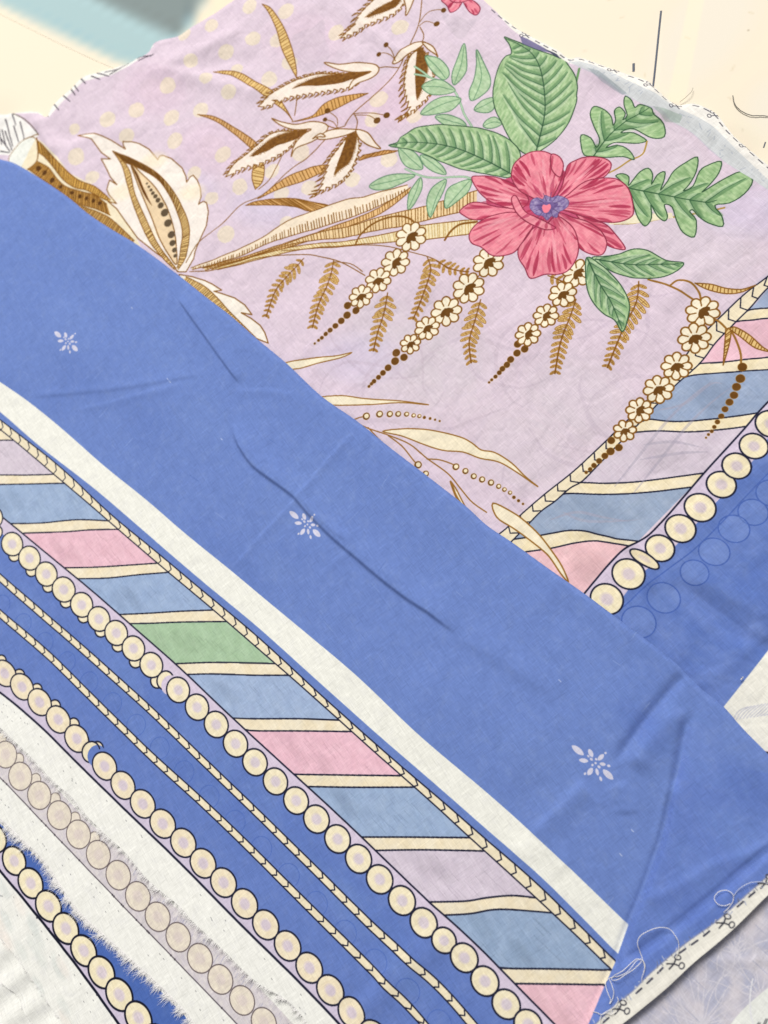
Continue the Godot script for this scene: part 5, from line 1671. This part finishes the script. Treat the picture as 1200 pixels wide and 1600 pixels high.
	for k in 6:
		var a := Vector2(row_two[k][0], row_two[k][1]).lerp(Vector2(row_two[k + 1][0], row_two[k + 1][1]), 0.55) + Vector2(0.0042, -0.0038)
		bead(s, a, 0.0058, 0.0058, INK, Color("eedfc0"), Color("eedfc0"))
	moon = P("-2383,1936")[0]
	for e in row_two:
		if e == row_two[6]:
			bead(s, moon, 0.0082, 0.0082, INK, Color("f0e4c4"), Color("f0e4c4"))
			s.fill(ring(moon + Vector2(0.0056, 0.0028), 0.0086, 0.0086), Color("6881c4"))
			s.line(ring(moon, 0.0082, 0.0082, 1.2).slice(4, 22), 1.2 * MM, INK)
		var wide := lerpf(1.20, 1.10, clampf(row_two.find(e) / 12.0, 0.0, 1.0))
		bead(s, Vector2(e[0], e[1]), e[2] * wide, e[2] * (2.04 - wide), INK, Color("efe0c2"), Color("cfc2dc"))
		mark(ring(Vector2(e[0], e[1]), e[2], e[2]), "printed_bead")
	s.line(black, 1.7 * MM, INK)
	# reverse side: the same border, washed out
	var grey_a := smooth(P("-3963,1420 -3314,1802 -2966,2030 -2740,2200 -2410,2443 -1991,2720 -1690,2942 -1402,3129 -855,3493 -342,3881"))
	var grey_line := soften(P("-3811,1858 -3241,2182 -2859,2462 -2496,2715 -2087,3004 -1697,3275 -1338,3525 -988,3767 -762,3935"))
	s.fill(between(grey_a, grey_line), Color("d9d2d6"))
	s.wash(between(grey_a, grey_line), Color("d4cdd4"), Color("e2dcdb"), noise, 200, 200)
	for k in 200:
		var q := at(grey_a, rnd(0.05, 0.95)) + Vector2(-0.002, 0.002) * rnd(0.0, 3.4)
		s.line(PackedVector2Array([q, q + Vector2(-0.5, 0.8) * rnd(0.002, 0.005)]), 0.0005, [Color("b3b1c4"), Color("c4c0ca")][k % 2])
	for k in 6:
		var r2 := beads_two()
		var a := Vector2(r2[k][0], r2[k][1]).lerp(Vector2(r2[k + 1][0], r2[k + 1][1]), 0.5) + Vector2(0.0050, -0.0050)
		bead(s, a, 0.0050, 0.0050, Color("857a77"), Color("e6dccf"), Color("e6dccf"), 0.0, 0.8 * MM)
	for e in beads_two():
		bead(s, Vector2(e[0], e[1]), e[2] * 1.07, e[2] * 0.95, Color("6c6163"), Color("e2d7ca"), Color("dccfcb"), 0.64, 0.85 * MM)
	s.line(grey_line, 0.9 * MM, Color("625b63"))
	for k in 22:
		s.dot(at(grey_line, rnd(0.1, 0.95)), 0.8 * MM, Color("524c54"))
	# third layer: face up again
	var third_a := smooth(P("-3856,2157 -3214,2545 -2983,2683 -2763,2827 -2579,3004 -2388,3185 -2160,3320 -1921,3459 -1729,3572 -1535,3695 -1348,3836 -1282,4006"))
	var third_line := soften(P("-3711,2481 -3133,2935 -2861,3138 -2576,3361 -2256,3630 -1965,3885 -1755,4084"))
	s.fill(between(third_a, third_line), Color("4f6db6"))
	var band3 := PackedVector2Array()
	for e in beads_three():
		band3.append(Vector2(e[0], e[1]))
	s.fill(between(smooth(band3), third_line), Color("d5cadf"))
	for e in beads_three():
		bead(s, Vector2(e[0], e[1]), e[2] * 1.18, e[2] * 0.92, Color("15172a"), Color("f3e7c4"), Color("d6c9e0"), 0.64, 1.6 * MM)
	s.line(third_line, 2.0 * MM, Color("15172a"))
	for k in 9:
		s.dot(at(third_line, rnd(0.3, 0.95)) + Vector2(rnd(-1, 1), rnd(-1, 1)) * 0.001, 0.9 * MM, Color("2a2a3a"))
	# pin marks along the raw margins
	for e in [black, grey_line, third_line]:
		for k in 32:
			var q: Vector2 = at(e, rnd(0.05, 0.97)) + Vector2(-0.0075, 0.0075) * [0.55, 1.2][k % 2] + Vector2(rnd(-6, 6), rnd(-6, 6)) * 0.0001
			s.line(PackedVector2Array([q, q + Vector2(0.0008, 0.0008)]), 0.0005, Color("8f8f92"))
	for k in 30:
		var q := at(third_line, rnd(0.3, 1.0)) + Vector2(-0.012, 0.012) * rnd(0.2, 3.0)
		s.cloud(q, 0.012, 0.005, [Color("e2e6e1"), Color("f6eee6"), Color("dde2de")][k % 3], 0.6, 0.8)
	# small star motifs
	for e in [P("-3028,-1663")[0], P("-607,101")[0], P("1590,1827")[0]]:
		little_star(s, e, 1.0)
		mark(ring(e, 0.019, 0.012, 0.7), "printed_star")
	# the far end: plain dye, then the selvedge tape with its cutting marks
	var turn_line := P("2159,1750 2121,1896 2065,2083 2009,2297 1947,2461 1859,2686 1781,2854 1686,3103 1613,3253 1516,3470 1431,3646")
	var far := turn_line.duplicate()
	far.append_array(P("1668,3818 2936,3643 3058,1905"))
	s.fill(far, Color("6982c7"))
	for k in 26:
		s.cloud(P("2309,2347")[0] + Vector2(rnd(-0.05, 0.07), rnd(-0.08, 0.08)), 0.03, 0.014, [Color("708acc"), Color("617abf")][k % 2], 0.5, 0.7)
	mark(P("2159,1750 2065,2083 1947,2461 1781,2854 1686,3103 1516,3470 1431,3646 1573,3609 3041,2139 3058,1905 2496,1734"), "turned_end")
	var dye := smooth(P("2967,2144 2648,2468 2517,2590 2328,2767 2116,2933 1913,3117 1790,3245 1680,3337 1585,3435 1432,3589"))
	var tape := dye.duplicate()
	tape.append_array(P("1427,3925 3001,3703 3126,1979"))
	s.fill(tape, Color("e9e6dc"))
	mark(tape, "selvedge")
	s.line(dye, 0.7 * MM, Color("8c93b4"))
	var dash := smooth(P("2923,2255 2646,2502 2515,2617 2379,2740 2247,2863 2058,3011 1916,3155 1801,3266 1703,3360 1588,3465"))
	var marks := [P("2631,2515")[0], P("2370,2775")[0], P("2057,3049")[0], P("1711,3356")[0]]
	dashes(s, dash, 5.6 * MM, 4.0 * MM, 1.05 * MM, Color("3e3f4f"), marks)
	for q in marks:
		scissors(s, q, Vector2(1.0, -0.5), 7.6 * MM, Color("33343f"))
	for k in 120:                                # ravelled edge of the dye
		var q := at(dye, rnd(0.1, 0.95)) + Vector2(0.0012, 0.0012) * rnd(-0.6, 1.4)
		s.line(PackedVector2Array([q, q + Vector2(rnd(-0.6, 0.6), rnd(-1.0, 1.0)) * 0.0022]), 0.0004, [Color("d8d8de"), Color("8f9ac2"), Color("6b6e80")][k % 3])

# ------------------------------------------------------------------ the cloth whose wrong side shows at the lower right
func build_reverse_cloth() -> void:
	rng.seed = 5
	var lo := Vector2(0.10, 0.14)
	var hi := Vector2(0.34, 0.42)
	var s := Sheet.new(2048, 2048, lo, hi, Color("bfbfd2"))
	s.wash(PackedVector2Array([lo, Vector2(hi.x, lo.y), hi, Vector2(lo.x, hi.y)]), Color("b6b8cd"), Color("cfcad3"), noise, 45, 45)
	var pale := Color("d3d0da")
	for e in [[P("2163,3556"), 12], [P("2220,3409"), 13], [P("2577,3212"), 7], [P("2439,2965"), 8]]:
		var o: Vector2 = e[0][0]
		for k in int(e[1]):
			var a := -PI * 0.95 + k * PI * 0.9 / int(e[1]) + rnd(-0.05, 0.05)
			var path := PackedVector2Array([o])
			for m in 5:
				path.append(path[m] + Vector2.from_angle(a + m * rnd(-0.06, 0.10)) * 0.0085)
			s.line(smooth(path), 0.9 * MM, pale, 0.3 * MM)
			if k % 4 == 0:
				s.closed(smooth(ring(path[5], 0.009, 0.005, a, 8), true), 0.6 * MM, pale)
	for k in 26:
		var q := P("2394,3121")[0] + Vector2(rnd(-0.06, 0.06), rnd(-0.05, 0.05))
		s.cloud(q, rnd(0.005, 0.016), 0.006, Color("d9d3d9"), 0.6, rnd(0, 3))
	for k in 9:
		var q := P("2594,2912")[0] + Vector2(rnd(-0.02, 0.02), rnd(-0.02, 0.02))
		s.closed(ring(q, rnd(0.004, 0.009), rnd(0.003, 0.006), rnd(0, 3)), 0.6 * MM, pale)
	for k in 420:
		var q := Vector2(rnd(lo.x, hi.x), rnd(lo.y, hi.y))
		s.line(PackedVector2Array([q, q + Vector2.from_angle([0.72, 2.29][k % 2]) * rnd(0.004, 0.02)]), 0.0004, [Color("aeb0c6"), Color("d3d1da")][k % 2])
	var corner := smooth(P("2961,2949 2676,3108 2540,3216 2420,3340 2378,3426 2407,3597"))
	var white := corner.duplicate()
	white.append_array(P("3053,3652 3111,2860"))
	s.fill(white, Color("e9ebe6"))
	s.line(smooth(P("2531,3106 2509,3219 2511,3330 2530,3382")), 0.8 * MM, Color("e6e6ea"))
	for e in [P("2551,3354"), P("2597,3327")]:
		for m in 2:
			s.line(PackedVector2Array([e[0] + Vector2(m * 0.001, 0), e[0] + Vector2(m * 0.001 - 0.002, 0.004)]), 0.6 * MM, Color("5a5a60"))
	mottle(s)
	var step := 0.002
	var c := Cloth.new(lo, hi, step, 0.0026)
	var fn := FastNoiseLite.new()
	fn.seed = 77
	fn.frequency = 1.0
	c.waves(fn, 0.0008, 16.0)
	c.fold(even(smooth(P("2085,3097 2283,3019 2552,2991 2848,2998")), 0.008), 0.0008, 0.002, 0.005, 0.1)
	c.fold(even(smooth(P("2551,3010 2662,3036 2841,3108")), 0.008), -0.0010, 0.004, 0.004, 0.1)
	id_names = {}
	next_id = 1
	ids = Sheet.new(c.nx - 1, c.nz - 1, lo, lo + Vector2(c.nx - 1, c.nz - 1) * step, Color.BLACK)
	mark(white, "white_margin")
	var outline := P("3053,2147 2911,3671 1342,3887 1428,3574 1677,3391 2048,3044 2577,2532")
	var t := thing("grey_lilac_cloth", "greyish lilac cloth lying wrong side up with faint white flower lines, beside the blue selvedge", "fabric")
	add_parts(t, cut(c, outline, s, ids, 0.001, 0.9), cloth_material(s, 1.6), "reverse_ground")

# ------------------------------------------------------------------ loose threads
func thread(called: String, label: String, p: PackedVector2Array, h: float, r: float, col: Color, lift := 0.0, group := "") -> void:
	var q := even(smooth(p, false, 8), 0.0012)
	var path := PackedVector3Array()
	for i in q.size():
		var t := float(i) / q.size()
		var floor_y := h
		if h > 0.006:
			floor_y = blue_lie.high(q[i])
		path.append(Vector3(q[i].x, floor_y + r + 0.0002 + (lift + 0.0004) * absf(sin(PI * t)) + 0.0003 * absf(sin(t * 23.0)), q[i].y))
	var o := MeshInstance3D.new()
	o.mesh = tube(path, r)
	o.material_override = plain(col, 0.8)
	o.name = numbered(self, called)
	tag(o, label, "thread", group)
	add_child(o, true)

func build_threads() -> void:
	var w := Color("e9e6e2")
	thread("loose_thread", "white thread in a wide arch over the turned blue end, middle of the selvedge", P("2070,3013 2088,2958 2086,2901 2052,2855 2014,2835 1954,2841 1893,2870 1852,2901 1835,2941 1842,2979 1864,3039 1879,3075 1865,3122"), 0.0076, 0.0002, w, 0.003)
	thread("loose_thread", "white thread making a small closed loop above the upper scissors mark", P("2373,2710 2410,2668 2431,2628 2429,2590 2395,2577 2352,2589 2324,2618 2322,2645 2348,2666 2387,2666 2418,2652"), 0.0070, 0.0002, w, 0.002)
	thread("loose_thread", "thin pale thread trailing along the dashed selvedge at the right edge", P("2436,2608 2461,2568 2501,2534 2548,2511 2609,2506 2653,2521"), 0.0066, 0.00018, Color("cfd3e2"), 0.002)
	thread("loose_thread", "tangled white thread bunched at the turned corner of the blue cloth", P("1647,3192 1684,3169 1725,3149 1766,3122 1799,3084 1828,3050 1860,3035 1847,3059 1806,3098 1757,3134 1708,3170 1663,3186 1693,3149 1746,3112 1791,3073 1832,3046 1863,3054"), 0.0082, 0.0002, w, 0.003)
	thread("loose_thread", "white thread curling down from the tangle toward the lowest scissors mark", P("1647,3192 1667,3220 1678,3257 1669,3296 1648,3329 1657,3298 1633,3255 1626,3217 1651,3191"), 0.0072, 0.0002, w, 0.001)
	thread("loose_thread", "short white thread end crossing the selvedge at the bottom of the blue cloth", P("1537,3403 1566,3396 1598,3396 1631,3380 1658,3388 1695,3369"), 0.0066, 0.0002, w, 0.001)
	thread("loose_thread", "short white thread bending beside the lowest scissors mark", P("1589,3457 1589,3427 1602,3395 1639,3368 1680,3341 1705,3300 1693,3278"), 0.0066, 0.0002, w, 0.001)
	thread("loose_thread", "short white thread crossing the dashes beside the middle scissors mark", P("1860,3035 1875,3076 1870,3111 1857,3146 1856,3177"), 0.0068, 0.0002, w, 0.001)
	thread("dark_thread", "dark curved thread lying alone on the cream table at the upper right", P("2735,-3239 2741,-3170 2766,-3115 2810,-3068 2863,-3036 2931,-3024 2976,-3011"), 0.0001, 0.00034, Color("6d6a66"))
	thread("dark_thread", "faint thin thread lifting from the lilac selvedge beside a scissors mark", P("2342,-3242 2392,-3273 2432,-3312 2448,-3361"), 0.0012, 0.0002, Color("9a9588"), 0.001)
	thread("white_thread", "tiny white lint thread lying on the lilac cloth's blue margin", P("2555,1242 2568,1225 2559,1234 2576,1220"), 0.0052, 0.0004, w)
